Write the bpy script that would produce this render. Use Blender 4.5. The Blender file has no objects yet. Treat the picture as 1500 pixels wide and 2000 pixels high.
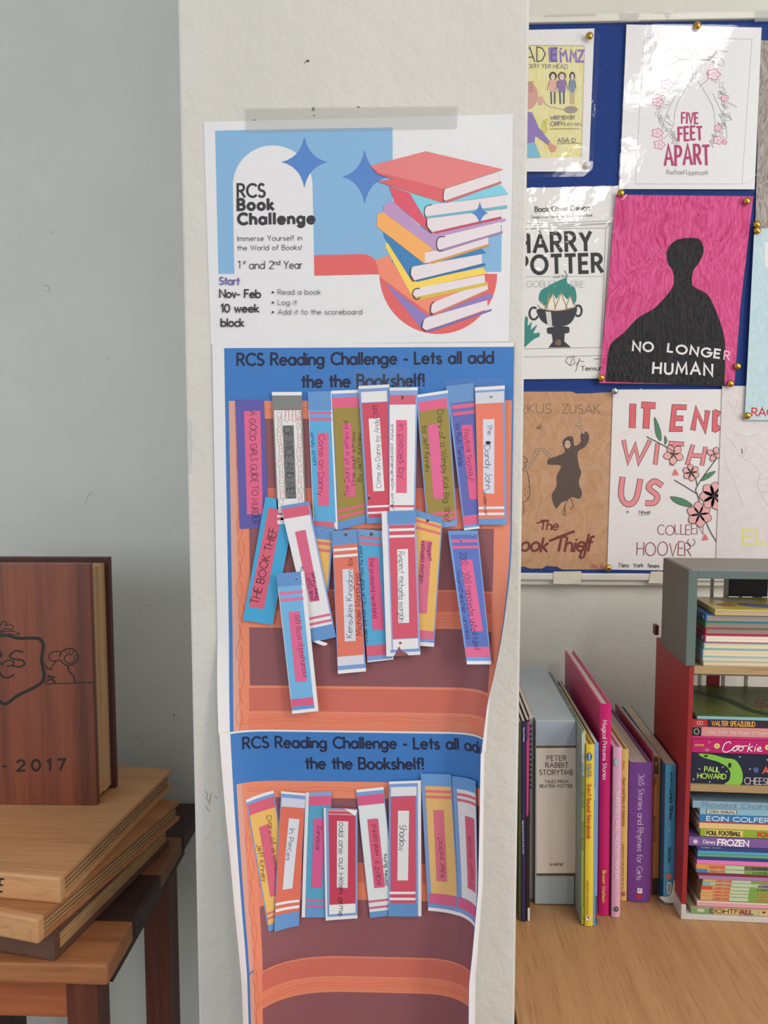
import bpy, bmesh, math, random
from mathutils import Vector, geometry
random.seed(4)
D2R = math.radians
S = bpy.context.scene
COL = S.collection

# ------------------------------------------------------------------ camera
FPX = 1500.0
PIT, YAW, CZ = D2R(4.67), D2R(2.0), 1.5
cam_d = bpy.data.cameras.new('camera')
cam_d.sensor_fit = 'HORIZONTAL'; cam_d.sensor_width = 36.0; cam_d.lens = 36.0 * FPX / 1500.0
cam_d.clip_start = 0.02; cam_d.clip_end = 60
cam = bpy.data.objects.new('camera', cam_d); COL.objects.link(cam)
cam.location = (0, 0, CZ); cam.rotation_euler = (D2R(90) - PIT, 0, YAW)
S.camera = cam

# ------------------------------------------------------------------ light and exposure
W = bpy.data.worlds.new('world'); S.world = W; W.use_nodes = True
bg = W.node_tree.nodes['Background']
bg.inputs[0].default_value = (0.93, 0.98, 1.0, 1); bg.inputs[1].default_value = 0.56

def area(name, loc, target, sx, sy, power, col):
    l = bpy.data.lights.new(name, 'AREA'); l.shape = 'RECTANGLE'; l.size = sx; l.size_y = sy
    l.energy = power; l.color = col
    o = bpy.data.objects.new(name, l); COL.objects.link(o); o.location = loc
    o.rotation_euler = (Vector(target) - Vector(loc)).to_track_quat('-Z', 'Y').to_euler()
    return o
area('ceiling_strip_light', (0.93, -0.42, 2.9), (0.93, -0.419, 0), 0.24, 0.65, 10, (1.0, 0.95, 0.90))
area('ceiling_strip_light_rear', (0.93, -1.85, 2.9), (0.93, -1.849, 0), 0.24, 1.15, 19, (1.0, 0.95, 0.90))
area('window_light_right', (2.3, 0.05, 1.75), (0.45, 1.28, 1.2), 1.2, 1.0, 17, (1.0, 0.90, 0.80))  # added warm fill for the lower right wall, not an actual window
area('ceiling_strip_light_far', (2.6, -1.5, 2.5), (0.8, 1.0, 0.9), 0.7, 2.2, 44, (1.0, 0.92, 0.83))  # invented warm fill from behind right, stands for no real ceiling fixture
area('window_light', (-2.6, -1.5, 1.9), (-0.3, 1.2, 1.4), 1.6, 1.4, 30, (0.88, 0.95, 1.0))
S.view_settings.view_transform = 'Standard'
S.view_settings.look = 'None'
S.view_settings.exposure = -0.10
S.view_settings.gamma = 1.0
S.view_settings.use_curve_mapping = False

# ------------------------------------------------------------------ measuring helpers
_cy, _sy, _cp, _sp = math.cos(YAW), math.sin(YAW), math.cos(PIT), math.sin(PIT)
def ray(px, py):
    x = (px - 750) / FPX; u = -(py - 1000) / FPX
    return (-_sy * _cp + x * _cy - u * _sy * _sp, _cy * _cp + x * _sy + u * _cy * _sp, -_sp + u * _cp)
def proj(x, y, z):
    z -= CZ
    d = -_sy * _cp * x + _cy * _cp * y - _sp * z
    return (750 + FPX * (_cy * x + _sy * y) / d, 1000 - FPX * (-_sy * _sp * x + _cy * _sp * y + _cp * z) / d)
def aty(px, py, Y):
    d = ray(px, py); t = Y / d[1]
    return Vector((t * d[0], Y, CZ + t * d[2]))
def atz(px, py, Z):
    d = ray(px, py); t = (Z - CZ) / d[2]
    return Vector((t * d[0], t * d[1], Z))

YC = 0.766      # front face of the pillar
YW = 1.28       # back wall
ZS = 0.893      # top of the low bookcase
ZT = 0.893      # table top

# ------------------------------------------------------------------ materials
def lin(c):
    return tuple(((v / 255) / 12.92 if v / 255 <= .04045 else ((v / 255 + .055) / 1.055) ** 2.4) for v in c[:3]) + (1,)
_M = {}
def mat(c, kind='paper', rough=None, c2=None, scale=1.0, axis='Z', bump=None, metal=0.0):
    key = (tuple(c), kind, rough, c2, scale, axis, bump, metal)
    if key in _M: return _M[key]
    m = bpy.data.materials.new(kind); m.use_nodes = True; _M[key] = m
    nt = m.node_tree; N = nt.nodes; L = nt.links; b = N['Principled BSDF']
    b.inputs['Base Color'].default_value = lin(c)
    R = {'paper': .55, 'wall': .8, 'wood': .45, 'crayon': .6, 'plastic': .4, 'felt': .95, 'gloss': .25, 'pages': .8, 'ink': .5, 'metal': .28}
    b.inputs['Roughness'].default_value = rough if rough is not None else R.get(kind, .5)
    b.inputs['Metallic'].default_value = metal
    tc = N.new('ShaderNodeTexCoord'); mp = N.new('ShaderNodeMapping'); L.new(tc.outputs['Object'], mp.inputs[0])
    def noise(sc, det=3, vec=None, ro=.55):
        n = N.new('ShaderNodeTexNoise'); n.inputs['Scale'].default_value = sc; n.inputs['Detail'].default_value = det
        n.inputs['Roughness'].default_value = ro; L.new(vec or mp.outputs[0], n.inputs['Vector']); return n
    def bmp(src, st, dist):
        q = N.new('ShaderNodeBump'); q.inputs['Strength'].default_value = st; q.inputs['Distance'].default_value = dist
        L.new(src, q.inputs['Height']); return q
    def ramp(src, a, bcol, lo=.35, hi=.65):
        r = N.new('ShaderNodeValToRGB'); r.color_ramp.elements[0].position = lo; r.color_ramp.elements[1].position = hi
        r.color_ramp.elements[0].color = a; r.color_ramp.elements[1].color = bcol; L.new(src, r.inputs[0]); return r
    if kind == 'paper' or kind == 'ink':
        n = noise(14, 2); q = bmp(n.outputs[0], bump if bump is not None else .12, .01)
        L.new(q.outputs[0], b.inputs['Normal'])
        n2 = noise(900, 1); cc = lin(c)
        r = ramp(n2.outputs[0], tuple(v * .97 for v in cc[:3]) + (1,), tuple(min(1, v * 1.02) for v in cc[:3]) + (1,), .3, .7)
        L.new(r.outputs[0], b.inputs['Base Color'])
    elif kind == 'wall':
        a = noise(260, 3); d = noise(9, 3); e = noise(70, 2)
        mx = N.new('ShaderNodeMath'); mx.operation = 'MULTIPLY_ADD'; L.new(a.outputs[0], mx.inputs[0]); mx.inputs[1].default_value = .35
        L.new(e.outputs[0], mx.inputs[2])
        q = bmp(mx.outputs[0], bump or .35, .0022); q2 = bmp(d.outputs[0], .35, .006); L.new(q2.outputs[0], q.inputs['Normal'])
        L.new(q.outputs[0], b.inputs['Normal'])
        cc = lin(c); r = ramp(d.outputs[0], tuple(v * .95 for v in cc[:3]) + (1,), cc, .3, .7); L.new(r.outputs[0], b.inputs['Base Color'])
    elif kind == 'wood':
        st = {'X': (1.2, 26, 26), 'Y': (26, 1.2, 26), 'Z': (26, 26, 1.2)}[axis[0]]
        mp.inputs['Scale'].default_value = tuple(v * scale for v in st)
        if len(axis) > 1: mp.inputs['Rotation'].default_value = (0, 0, D2R(float(axis[1:])))
        n = noise(1.6, 6, None, .62)
        cc, c3 = lin(c), lin(c2 or tuple(v * .8 for v in c))
        r = ramp(n.outputs[0], c3, cc, .32, .66)
        mp2 = N.new('ShaderNodeMapping'); L.new(tc.outputs['Object'], mp2.inputs[0])
        mp2.inputs['Scale'].default_value = tuple(v * scale * 7 for v in st)
        if len(axis) > 1: mp2.inputs['Rotation'].default_value = (0, 0, D2R(float(axis[1:])))
        n2 = noise(2.0, 3, mp2.outputs[0]); r2 = ramp(n2.outputs[0], (.62, .58, .55, 1), (1, 1, 1, 1), .3, .48)
        mm = N.new('ShaderNodeMix'); mm.data_type = 'RGBA'; mm.blend_type = 'MULTIPLY'; mm.inputs[0].default_value = .55
        L.new(r.outputs[0], mm.inputs[6]); L.new(r2.outputs[0], mm.inputs[7]); L.new(mm.outputs[2], b.inputs['Base Color'])
        q = bmp(n2.outputs[0], .15, .001); L.new(q.outputs[0], b.inputs['Normal'])
    elif kind == 'crayon':
        b.inputs['Specular IOR Level'].default_value = .12
        mp.inputs['Scale'].default_value = (scale * 4, scale * 4, scale * .5)
        mp.inputs['Rotation'].default_value = (0, D2R(38 if axis == 'Z' else -20), 0)
        w = noise(7, 2, tc.outputs['Object'])
        ad = N.new('ShaderNodeVectorMath'); ad.operation = 'ADD'; L.new(mp.outputs[0], ad.inputs[0]); L.new(w.outputs[1], ad.inputs[1])
        n = noise(22, 5, ad.outputs[0], .7); r = ramp(n.outputs[0], lin(c2), lin(c), .3, .62); L.new(r.outputs[0], b.inputs['Base Color'])
    elif kind == 'pages':
        mp.inputs['Scale'].default_value = {'X': (2200, 3, 3), 'Z': (3, 3, 2200), 'Y': (3, 2200, 3)}[axis]
        n = noise(1, 1); cc = lin(c); r = ramp(n.outputs[0], tuple(v * .6 for v in cc[:3]) + (1,), cc, .3, .6)
        L.new(r.outputs[0], b.inputs['Base Color'])
    elif kind == 'felt':
        n = noise(600, 3); cc = lin(c); r = ramp(n.outputs[0], tuple(v * .75 for v in cc[:3]) + (1,), tuple(v * 1.25 for v in cc[:3]) + (1,)); L.new(r.outputs[0], b.inputs['Base Color'])
        q = bmp(n.outputs[0], .3, .001); L.new(q.outputs[0], b.inputs['Normal'])
    elif kind in ('plastic', 'gloss', 'metal'):
        n = noise(30, 3); q = bmp(n.outputs[0], .06 if kind != 'metal' else .02, .01); L.new(q.outputs[0], b.inputs['Normal'])
    return m
def clear(tint=(1, 1, 1), cloud=0.0, rough=.06, wav=.5, sc=16):
    key = ('clear', tint, cloud, rough, wav, sc)
    if key in _M: return _M[key]
    m = bpy.data.materials.new('clear_film'); m.use_nodes = True; _M[key] = m
    nt = m.node_tree; N = nt.nodes; L = nt.links; N.remove(N['Principled BSDF']); out = N['Material Output']
    t = N.new('ShaderNodeBsdfTransparent'); t.inputs[0].default_value = tint + (1,)
    d = N.new('ShaderNodeBsdfDiffuse'); d.inputs[0].default_value = (.52, .51, .47, 1)
    mx = N.new('ShaderNodeMixShader'); mx.inputs[0].default_value = cloud; L.new(t.outputs[0], mx.inputs[1]); L.new(d.outputs[0], mx.inputs[2])
    g = N.new('ShaderNodeBsdfGlossy'); g.inputs['Roughness'].default_value = rough
    tc = N.new('ShaderNodeTexCoord'); n = N.new('ShaderNodeTexNoise'); n.inputs['Scale'].default_value = sc; n.inputs['Detail'].default_value = 4
    L.new(tc.outputs['Object'], n.inputs['Vector']); b = N.new('ShaderNodeBump'); b.inputs['Strength'].default_value = wav; b.inputs['Distance'].default_value = .004
    L.new(n.outputs[0], b.inputs['Height']); L.new(b.outputs[0], g.inputs['Normal'])
    m2 = N.new('ShaderNodeMixShader'); m2.inputs[0].default_value = .028; L.new(mx.outputs[0], m2.inputs[1]); L.new(g.outputs[0], m2.inputs[2])
    L.new(m2.outputs[0], out.inputs[0]); return m

# ------------------------------------------------------------------ objects
def tag(o, label=None, cat=None, group=None, kind=None):
    if label: o['label'] = label
    if cat: o['category'] = cat
    if group: o['group'] = group
    if kind: o['kind'] = kind
    return o
def wloc(o):
    v = Vector((0, 0, 0))
    while o: v += o.location; o = o.parent
    return v
def thing(name, label, cat, loc, group=None):
    o = bpy.data.objects.new(name, None); o.empty_display_size = .02; COL.objects.link(o); o.location = loc
    return tag(o, label, cat, group)
def mesh(name, verts, faces, mats, parent=None, loc=None, midx=None, smooth=False):
    """verts are world positions"""
    base = wloc(parent) if parent else Vector(loc or (0, 0, 0))
    me = bpy.data.meshes.new(name)
    me.from_pydata([(v[0] - base[0], v[1] - base[1], v[2] - base[2]) for v in verts], [], faces)
    for m in (mats if isinstance(mats, list) else [mats]): me.materials.append(m)
    if midx:
        for p, i in zip(me.polygons, midx): p.material_index = i
    if smooth: me.polygons.foreach_set('use_smooth', [True] * len(me.polygons))
    me.update()
    o = bpy.data.objects.new(name, me); COL.objects.link(o)
    if parent: o.parent = parent
    else: o.location = base
    return o
BOXF = [(0, 3, 2, 1), (4, 5, 6, 7), (0, 1, 5, 4), (1, 2, 6, 5), (2, 3, 7, 6), (3, 0, 4, 7)]
class Fr:
    """a local frame: origin and three axes"""
    def __init__(s, o, yaw=0.0, lean=0.0):
        s.o = Vector(o); a = D2R(yaw); l = lean
        ex = Vector((math.cos(l), 0, -math.sin(l))); ez = Vector((math.sin(l), 0, math.cos(l)))
        r = lambda v: Vector((v.x * math.cos(a) + v.y * math.sin(a), -v.x * math.sin(a) + v.y * math.cos(a), v.z))
        s.ex, s.ez, s.ey = r(ex), r(ez), r(Vector((0, 1, 0)))
    def p(s, x, y, z): return s.o + s.ex * x + s.ey * y + s.ez * z
def bevel(o, w, seg=2):
    if w <= 0: return o
    bm = bmesh.new(); bm.from_mesh(o.data)
    bmesh.ops.bevel(bm, geom=bm.edges[:], offset=w, segments=seg, affect='EDGES', profile=.6)
    bm.to_mesh(o.data); bm.free(); return o
def box(name, fr, x0, x1, y0, y1, z0, z1, m, parent=None, bev=.0, loc=None):
    v = [fr.p(*q) for q in ((x0, y0, z0), (x1, y0, z0), (x1, y1, z0), (x0, y1, z0), (x0, y0, z1), (x1, y0, z1), (x1, y1, z1), (x0, y1, z1))]
    return bevel(mesh(name, v, BOXF, m, parent, loc), bev)
W0 = Fr((0, 0, 0))

# ------------------------------------------------------------------ surfaces to print on
class Plane:
    curved = False
    def __init__(s, o, n, up=(0, 0, 1)):
        s.o = Vector(o); s.n = Vector(n).normalized(); s.v = (Vector(up) - s.n * Vector(up).dot(s.n)).normalized(); s.u = s.v.cross(s.n)
    def inv(s, px, py, h=0.0):
        d = Vector(ray(px, py)); c = Vector((0, 0, CZ)); o = s.o + s.n * h
        t = (o - c).dot(s.n) / d.dot(s.n); q = c + d * t - o
        return (q.dot(s.u), q.dot(s.v))
    def P(s, u, v, h): return s.o + s.u * u + s.v * v + s.n * h
def zy(y): return aty(620, y, YC)[2]
def key(tab, Z):
    if Z >= tab[0][0]: return tab[0][1:]
    for a, b in zip(tab, tab[1:]):
        if Z >= b[0]:
            t = (a[0] - Z) / (a[0] - b[0]); return tuple(p + (q - p) * t for p, q in zip(a[1:], b[1:]))
    return tab[-1][1:]
KL = [(zy(y), D2R(t), s) for y, t, s in ((1250, 0, .06), (1435, 44, .065), (1640, 72, .085), (1850, 82, .138), (2150, 86, .142))]
KR = [(zy(y), D2R(t), s) for y, t, s in ((1010, 0, .06), (1166, 58, .066), (1233, 78, .068), (1350, 125, .066), (1430, 140, .066), (1690, 142, .076), (1850, 143, .098), (2150, 142, .102))]
KS = [(zy(1433), 0.0), (zy(1800), .005), (zy(2100), .006)]
SHX0 = aty(415, 675, YC)[0]; SHW = .297
class Curl:
    """paper on the pillar whose two long edges roll forward; u = arc length from its left edge, v = height"""
    curved = True
    @staticmethod
    def _arc(th, S, t):
        n = 14; a = b = 0.0
        for i in range(n):
            q = t * (i + .5) / n; an = th * q * q; a += math.cos(an); b += math.sin(an)
        return a / n * t * S, b / n * t * S, th * t * t
    def P(s, u, v, h):
        tl, sl = key(KL, v); tr, sr = key(KR, v); sh, = key(KS, v); X = SHX0 + sh + u; Y = 0.0; a = 0.0
        if tl > 0 and u < sl:
            l, f, a = s._arc(tl, sl, (sl - u) / sl); X = SHX0 + sl - l; X += sh; Y = f; return Vector((X + math.sin(a) * h, YC - Y - math.cos(a) * h - .0012, v))
        if tr > 0 and u > SHW - sr:
            l, f, a = s._arc(tr, sr, (u - (SHW - sr)) / sr); X = SHX0 + SHW - sr + l; X += sh; Y = f; return Vector((X - math.sin(a) * h, YC - Y - math.cos(a) * h - .0012, v))
        return Vector((X, YC - h - .0012, v))
    def flat(s, px, py, h=0.0):
        q = aty(px, py, YC - .0012 - h); return (q[0] - SHX0, q[2])
    def inv(s, px, py, h=0.0):
        u, v = s.flat(px, py, h); u -= key(KS, v)[0]
        tl, sl = key(KL, v); tr, sr = key(KR, v)
        if v > KL[0][0] and (v > KR[0][0] or u < SHW - sr - .002): return (u, v)
        if tl and u > sl + .002 and u < SHW - sr - .002: return (u, v)
        for _ in range(9):
            q = proj(*s.P(u, v, h)); ex, ey = px - q[0], py - q[1]
            if abs(ex) + abs(ey) < .05: break
            e = 2e-4; a = proj(*s.P(u + e, v, h)); b = proj(*s.P(u, v - e, h))
            j = ((a[0] - q[0]) / e, (b[0] - q[0]) / -e, (a[1] - q[1]) / e, (b[1] - q[1]) / -e); dt = j[0] * j[3] - j[1] * j[2]
            if abs(dt) < 1e4: break
            du = (ex * j[3] - ey * j[1]) / dt; dv = (ey * j[0] - ex * j[2]) / dt
            u += max(-.012, min(.012, du)); v += max(-.02, min(.02, dv))
            u = max(-.001, min(SHW + .02, u))
        return (u, v)
CURL = Curl()

# ------------------------------------------------------------------ one-stroke alphabet (metres per cap height = 1)
G = {
'A': (.8, "0,0 .4,1 .8,0|.14,.33 .66,.33"), 'B': (.6, "0,.52 0,0 .3,0 @.32,.26,.28,.26,-90,90 0,.52 0,1 .28,1 @.3,.76,.24,.24,90,-90"),
'C': (.8, "@.5,.5,.48,.5,48,312"), 'D': (.75, "0,0 0,1 .25,1 @.26,.5,.48,.5,90,-90 0,0"), 'E': (.52, ".5,1 0,1 0,0 .5,0|0,.52 .44,.52"),
'F': (.5, ".5,1 0,1 0,0|0,.52 .42,.52"), 'G': (.92, "@.5,.5,.48,.5,48,360 .58,.5"), 'H': (.68, "0,0 0,1|.66,0 .66,1|0,.52 .66,.52"),
'I': (.08, ".04,0 .04,1"), 'J': (.4, ".36,1 .36,.25 @.18,.22,.18,.22,0,-160"), 'K': (.6, "0,0 0,1|.55,1 0,.42|.13,.54 .6,0"), 'L': (.46, "0,1 0,0 .46,0"),
'M': (.9, "0,0 .1,1 .45,.2 .8,1 .9,0"), 'N': (.7, "0,0 0,1 .7,0 .7,1"), 'O': (1.0, "@.5,.5,.49,.5,90,450"), 'P': (.55, "0,0 0,1 .27,1 @.28,.74,.27,.26,90,-90 0,.48"),
'Q': (1.0, "@.5,.5,.49,.5,90,450|.6,.25 1,-.05"), 'R': (.6, "0,0 0,1 .27,1 @.28,.74,.27,.26,90,-90 0,.48|.26,.48 .6,0"),
'S': (.56, "@.28,.745,.23,.255,40,265 @.28,.245,.27,.245,85,-145"), 'T': (.6, "0,1 .6,1|.3,1 .3,0"), 'U': (.64, "0,1 0,.32 @.32,.32,.32,.32,180,360 .64,1"),
'V': (.7, "0,1 .35,0 .7,1"), 'W': (1.04, "0,1 .26,0 .52,.9 .78,0 1.04,1"), 'X': (.62, "0,1 .62,0|.62,1 0,0"), 'Y': (.64, "0,1 .32,.48 .64,1|.32,.48 .32,0"), 'Z': (.58, "0,1 .58,1 0,0 .6,0"),
'a': (.6, "@.29,.31,.29,.31,0,360|.58,.62 .58,0"), 'b': (.6, "0,1 0,0|@.3,.31,.3,.31,0,360"), 'c': (.5, "@.31,.31,.3,.31,48,312"), 'd': (.6, "@.29,.31,.29,.31,0,360|.6,1 .6,0"),
'e': (.6, ".02,.33 .58,.33 @.3,.31,.29,.31,4,318"), 'f': (.33, ".36,.98 @.28,.8,.14,.18,80,180 .14,0|0,.62 .32,.62"), 'g': (.6, "@.29,.31,.29,.31,0,360|.58,.62 .58,-.08 @.3,-.08,.28,.24,0,-150"),
'h': (.5, "0,1 0,0|0,.36 @.25,.36,.25,.26,180,0 .5,0"), 'i': (.06, ".03,.62 .03,0|.03,.84 .03,.88"), 'j': (.12, ".08,.62 .08,-.15 @-.06,-.15,.14,.16,0,-110|.08,.84 .08,.88"),
'k': (.48, "0,1 0,0|.42,.62 0,.24|.1,.34 .48,0"), 'l': (.06, ".03,1 .03,0"), 'm': (.82, "0,.62 0,0|0,.4 @.2,.4,.2,.22,180,0 .4,0|.4,.4 @.6,.4,.2,.22,180,0 .8,0"),
'n': (.5, "0,.62 0,0|0,.36 @.25,.36,.25,.26,180,0 .5,0"), 'o': (.6, "@.3,.31,.3,.31,90,450"), 'p': (.6, "0,.62 0,-.33|@.3,.31,.3,.31,0,360"), 'q': (.6, "@.3,.31,.3,.31,0,360|.6,.62 .6,-.33"),
'r': (.3, "0,.62 0,0|0,.36 @.2,.38,.2,.24,180,70"), 's': (.4, "@.2,.465,.17,.155,35,265 @.2,.155,.19,.155,85,-145"), 't': (.32, ".16,.92 .16,0|0,.62 .34,.62"),
'u': (.5, "0,.62 0,.25 @.25,.25,.25,.25,180,360|.5,.62 .5,0"), 'v': (.46, "0,.62 .23,0 .46,.62"), 'w': (.74, "0,.62 .18,0 .37,.56 .56,0 .74,.62"), 'x': (.44, "0,.62 .44,0|.44,.62 0,0"),
'y': (.48, "0,.62 .25,.02|.5,.62 .12,-.33"), 'z': (.44, "0,.62 .42,.62 0,0 .44,0"),
'0': (.6, "@.3,.5,.3,.5,90,450"), '1': (.25, "0,.82 .2,1 .2,0"), '2': (.55, "@.28,.72,.26,.28,165,-35 0,0 .56,0"), '3': (.55, "@.27,.75,.23,.25,150,-80 @.27,.26,.28,.26,80,-150"),
'4': (.6, ".45,0 .45,1 0,.28 .62,.28"), '5': (.55, ".5,1 .14,1 .08,.56 @.27,.32,.28,.32,115,-145"), '6': (.56, ".42,1 .06,.45|@.29,.3,.28,.3,0,360"), '7': (.5, "0,1 .5,1 .14,0"),
'8': (.54, "@.27,.75,.22,.25,90,450|@.27,.25,.27,.25,90,450"), '9': (.56, ".14,0 .5,.55|@.27,.7,.27,.3,0,360"),
'-': (.3, "0,.36 .3,.36"), '.': (.06, ".03,0 .03,.05"), ',': (.08, ".06,.05 0,-.14"), '!': (.06, ".03,1 .03,.28|.03,0 .03,.06"), "'": (.05, ".03,1 .03,.8"), ':': (.06, ".03,.05 .03,.1|.03,.5 .03,.55"),
'&': (.7, ".7,0 .15,.7 @.3,.8,.18,.2,200,-20 .1,.4 @.26,.24,.25,.24,150,330 .65,.5"), '*': (.1, "@.05,.32,.07,.07,0,360"), ' ': (.3, ""),
}
def glyph(ch):
    w, s = G.get(ch, G.get(ch.lower(), G[' '])); out = []
    for st in s.split('|'):
        pts = []
        for tk in st.split():
            if tk[0] == '@':
                cx, cy, rx, ry, a0, a1 = map(float, tk[1:].split(',')); n = max(4, int(abs(a1 - a0) / 24))
                pts += [(cx + rx * math.cos(D2R(a0 + (a1 - a0) * i / n)), cy + ry * math.sin(D2R(a0 + (a1 - a0) * i / n))) for i in range(n + 1)]
            else: pts.append(tuple(map(float, tk.split(','))))
        if len(pts) > 1: out.append(pts)
    return w, out
def ribbon(pts, w, cap=.5):
    q = [pts[0]]
    for p in pts[1:]:
        if math.dist(p, q[-1]) > w * .08 + 1e-9: q.append(p)
    if len(q) < 2: q = [pts[0], (pts[0][0] + w * .3, pts[0][1])]
    n = len(q); closed = n > 3 and math.dist(q[0], q[-1]) < w * .3
    if closed: q[-1] = q[0]
    d = []
    for a, b in zip(q, q[1:]):
        l = math.dist(a, b) or 1e-9; d.append(((b[0] - a[0]) / l, (b[1] - a[1]) / l))
    L, R = [], []; h = w / 2
    for i in range(n):
        if closed and i in (0, n - 1): a, b = d[-1], d[0]
        else: a, b = d[max(i - 1, 0)], d[min(i, n - 2)]
        nx, ny = -(a[1] + b[1]), a[0] + b[0]; l = math.hypot(nx, ny)
        if l < .3: nx, ny, l = -b[1], b[0], 1
        nx, ny = nx / l, ny / l; k = max(.45, abs(nx * -b[1] + ny * b[0])); mx, my = nx * h / k, ny * h / k
        x, y = q[i]
        if not closed and i == 0: x -= d[0][0] * h * cap; y -= d[0][1] * h * cap
        if not closed and i == n - 1: x += d[-1][0] * h * cap; y += d[-1][1] * h * cap
        L.append((x + mx, y + my)); R.append((x - mx, y - my))
    v = L + R
    return v, [(i, i + 1, n + i + 1, n + i) for i in range(n - 1)]

class Canvas:
    """collects flat printing, drawn in measured picture units, on a real surface; build() makes one mesh per part name"""
    def __init__(s, surf, h=0.0, frame=(0, 0, 1), step=.00002, maxseg=.02):
        s.sf, s.h0, s.h, s.fr, s.step, s.parts, s.mseg = surf, h, h + step, frame, step, {}, maxseg
        s.sub = None; s.yup = False; s.nt = 0
    def frame(s, *f): s.fr = f; s.sub = None
    def uv(s, p):
        if s.sub: return s.sub(p)
        return s.sf.inv(s.fr[0] + p[0] / s.fr[2], s.fr[1] + p[1] / s.fr[2], s.h)
    def _add(s, name, uvs, faces, m, dh=0.0):
        v, f, ms, mi = s.parts.setdefault(name, ([], [], [], []))
        if m not in ms: ms.append(m)
        k = len(v); hs = dh if isinstance(dh, list) else [dh] * len(uvs); v += [s.sf.P(q[0], q[1], s.h + e) for q, e in zip(uvs, hs)]
        f += [tuple(k + i for i in q) for q in faces]; mi += [ms.index(m)] * len(faces)
    def m(s, c): return c if isinstance(c, bpy.types.Material) else mat(c)
    def quad(s, name, p4, c, up=True, ext=None):
        a, b, cc, d = [s.uv(p) for p in p4] if ext is None else ext
        s.quaduv(name, (a, b, cc, d), c, up)
    def quaduv(s, name, q4, c, up=True, dh=0.0):
        a, b, cc, d = q4; seg = .0028 if s.sf.curved else 9
        n = max(1, min(120, int(max(math.dist(a, b), math.dist(d, cc)) / seg))); k = max(1, min(60, int(max(math.dist(a, d), math.dist(b, cc)) / (.006 if s.sf.curved else 9))))
        uvs = []
        for j in range(k + 1):
            t = j / k
            for i in range(n + 1):
                q = i / n; uvs.append(tuple((a[e] * (1 - q) + b[e] * q) * (1 - t) + (d[e] * (1 - q) + cc[e] * q) * t for e in (0, 1)))
        s._add(name, uvs, [(j * (n + 1) + i, (j + 1) * (n + 1) + i, (j + 1) * (n + 1) + i + 1, j * (n + 1) + i + 1) for j in range(k) for i in range(n)], s.m(c), dh)
        if up: s.h += s.step
    def poly(s, name, pts, c, up=True):
        uvs = [s.uv(p) for p in pts]
        tri = geometry.tessellate_polygon([[Vector((a, b, 0)) for a, b in uvs]])
        fs = []
        for t in tri:
            A, B, C = [uvs[i] for i in t]
            fs.append(t if (B[0] - A[0]) * (C[1] - A[1]) - (B[1] - A[1]) * (C[0] - A[0]) > 0 else t[::-1])
        s._add(name, uvs, fs, s.m(c))
        if up: s.h += s.step
    def ell(s, name, cx, cy, rx, ry, c, a0=0, a1=360, up=True):
        s.poly(name, [(cx + rx * math.cos(D2R(a0 + (a1 - a0) * i / 28)), cy + ry * math.sin(D2R(a0 + (a1 - a0) * i / 28))) for i in range(28 if a1 - a0 == 360 else 29)], c, up)
    def line(s, name, pts, w, c, closed=False, dh=0.0, cap=.5):
        if closed: pts = list(pts) + [pts[0]]
        v, f = ribbon(pts, w, cap); n = len(v) // 2; s._add(name, [s.uv(p) for p in v], f, s.m(c), [dh + 1.6e-5 * (i % n) / n for i in range(len(v))])
    def lines(s, name, ll, w, c):
        for i, p in enumerate(ll): s.line(name, p, w, c, dh=(i % 5) * 4e-6)
        s.h += s.step
    def curve(s, name, pts, w, c, closed=False, n=5):
        s.line(name, smooth(pts, closed, n), w, c)
    def ring(s, name, cx, cy, rx, ry, w, c, a0=0, a1=360):
        s.line(name, [(cx + rx * math.cos(D2R(a0 + (a1 - a0) * i / 16)), cy + ry * math.sin(D2R(a0 + (a1 - a0) * i / 16))) for i in range(17)], w, c)
    def text(s, name, t, p0, p1, H, w, c, slant=0.0, jit=0.0, serif=0.0, gap=.15, lead=None):
        gl = [(glyph(ch)) for ch in t]; tot = sum(g[0] for g in gl) + gap * (len(gl) - 1)
        L = math.dist(p0, p1); dx, dy = (p1[0] - p0[0]) / L, (p1[1] - p0[1]) / L; ux, uy = (-dy, dx) if s.yup else (dy, -dx)
        s.nt += 1; name = '%s#%d' % (name, s.nt)
        sx = L / tot; x = 0.0; k = 0; mt = s.m(c)
        for gw, sts in gl:
            jy = random.uniform(-jit, jit) * H; js = 1 + random.uniform(-jit, jit); ja = random.uniform(-jit, jit) * .6 + slant
            def T(p):
                X = (x + p[0]) * sx + p[1] * ja * H; Y = p[1] * H * js + jy
                return (p0[0] + dx * X + ux * Y, p0[1] + dy * X + uy * Y)
            for st in sts:
                q = [T(p) for p in st]
                if jit: q = [(a + random.uniform(-1, 1) * jit * .18 * H, b + random.uniform(-1, 1) * jit * .18 * H) for a, b in q]
                s.line(name, q, w, mt, dh=(k % 4) * 1.8e-5); k += 1
                if serif:
                    for e, o in ((st[0], st[1]), (st[-1], st[-2])):
                        if abs(e[0] - o[0]) < .45 * abs(e[1] - o[1]):
                            s.line(name, [T((e[0] - serif, e[1])), T((e[0] + serif, e[1]))], w * .45, mt, dh=(k % 4) * 1.1e-5); k += 1
            x += gw + gap
        s.h += 6e-5
    def build(s, root, smooth_=False):
        for n, (v, f, ms, mi) in s.parts.items(): mesh(n.split('#')[0], v, f, ms, root, midx=mi, smooth=s.sf.curved)
        s.parts = {}
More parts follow.
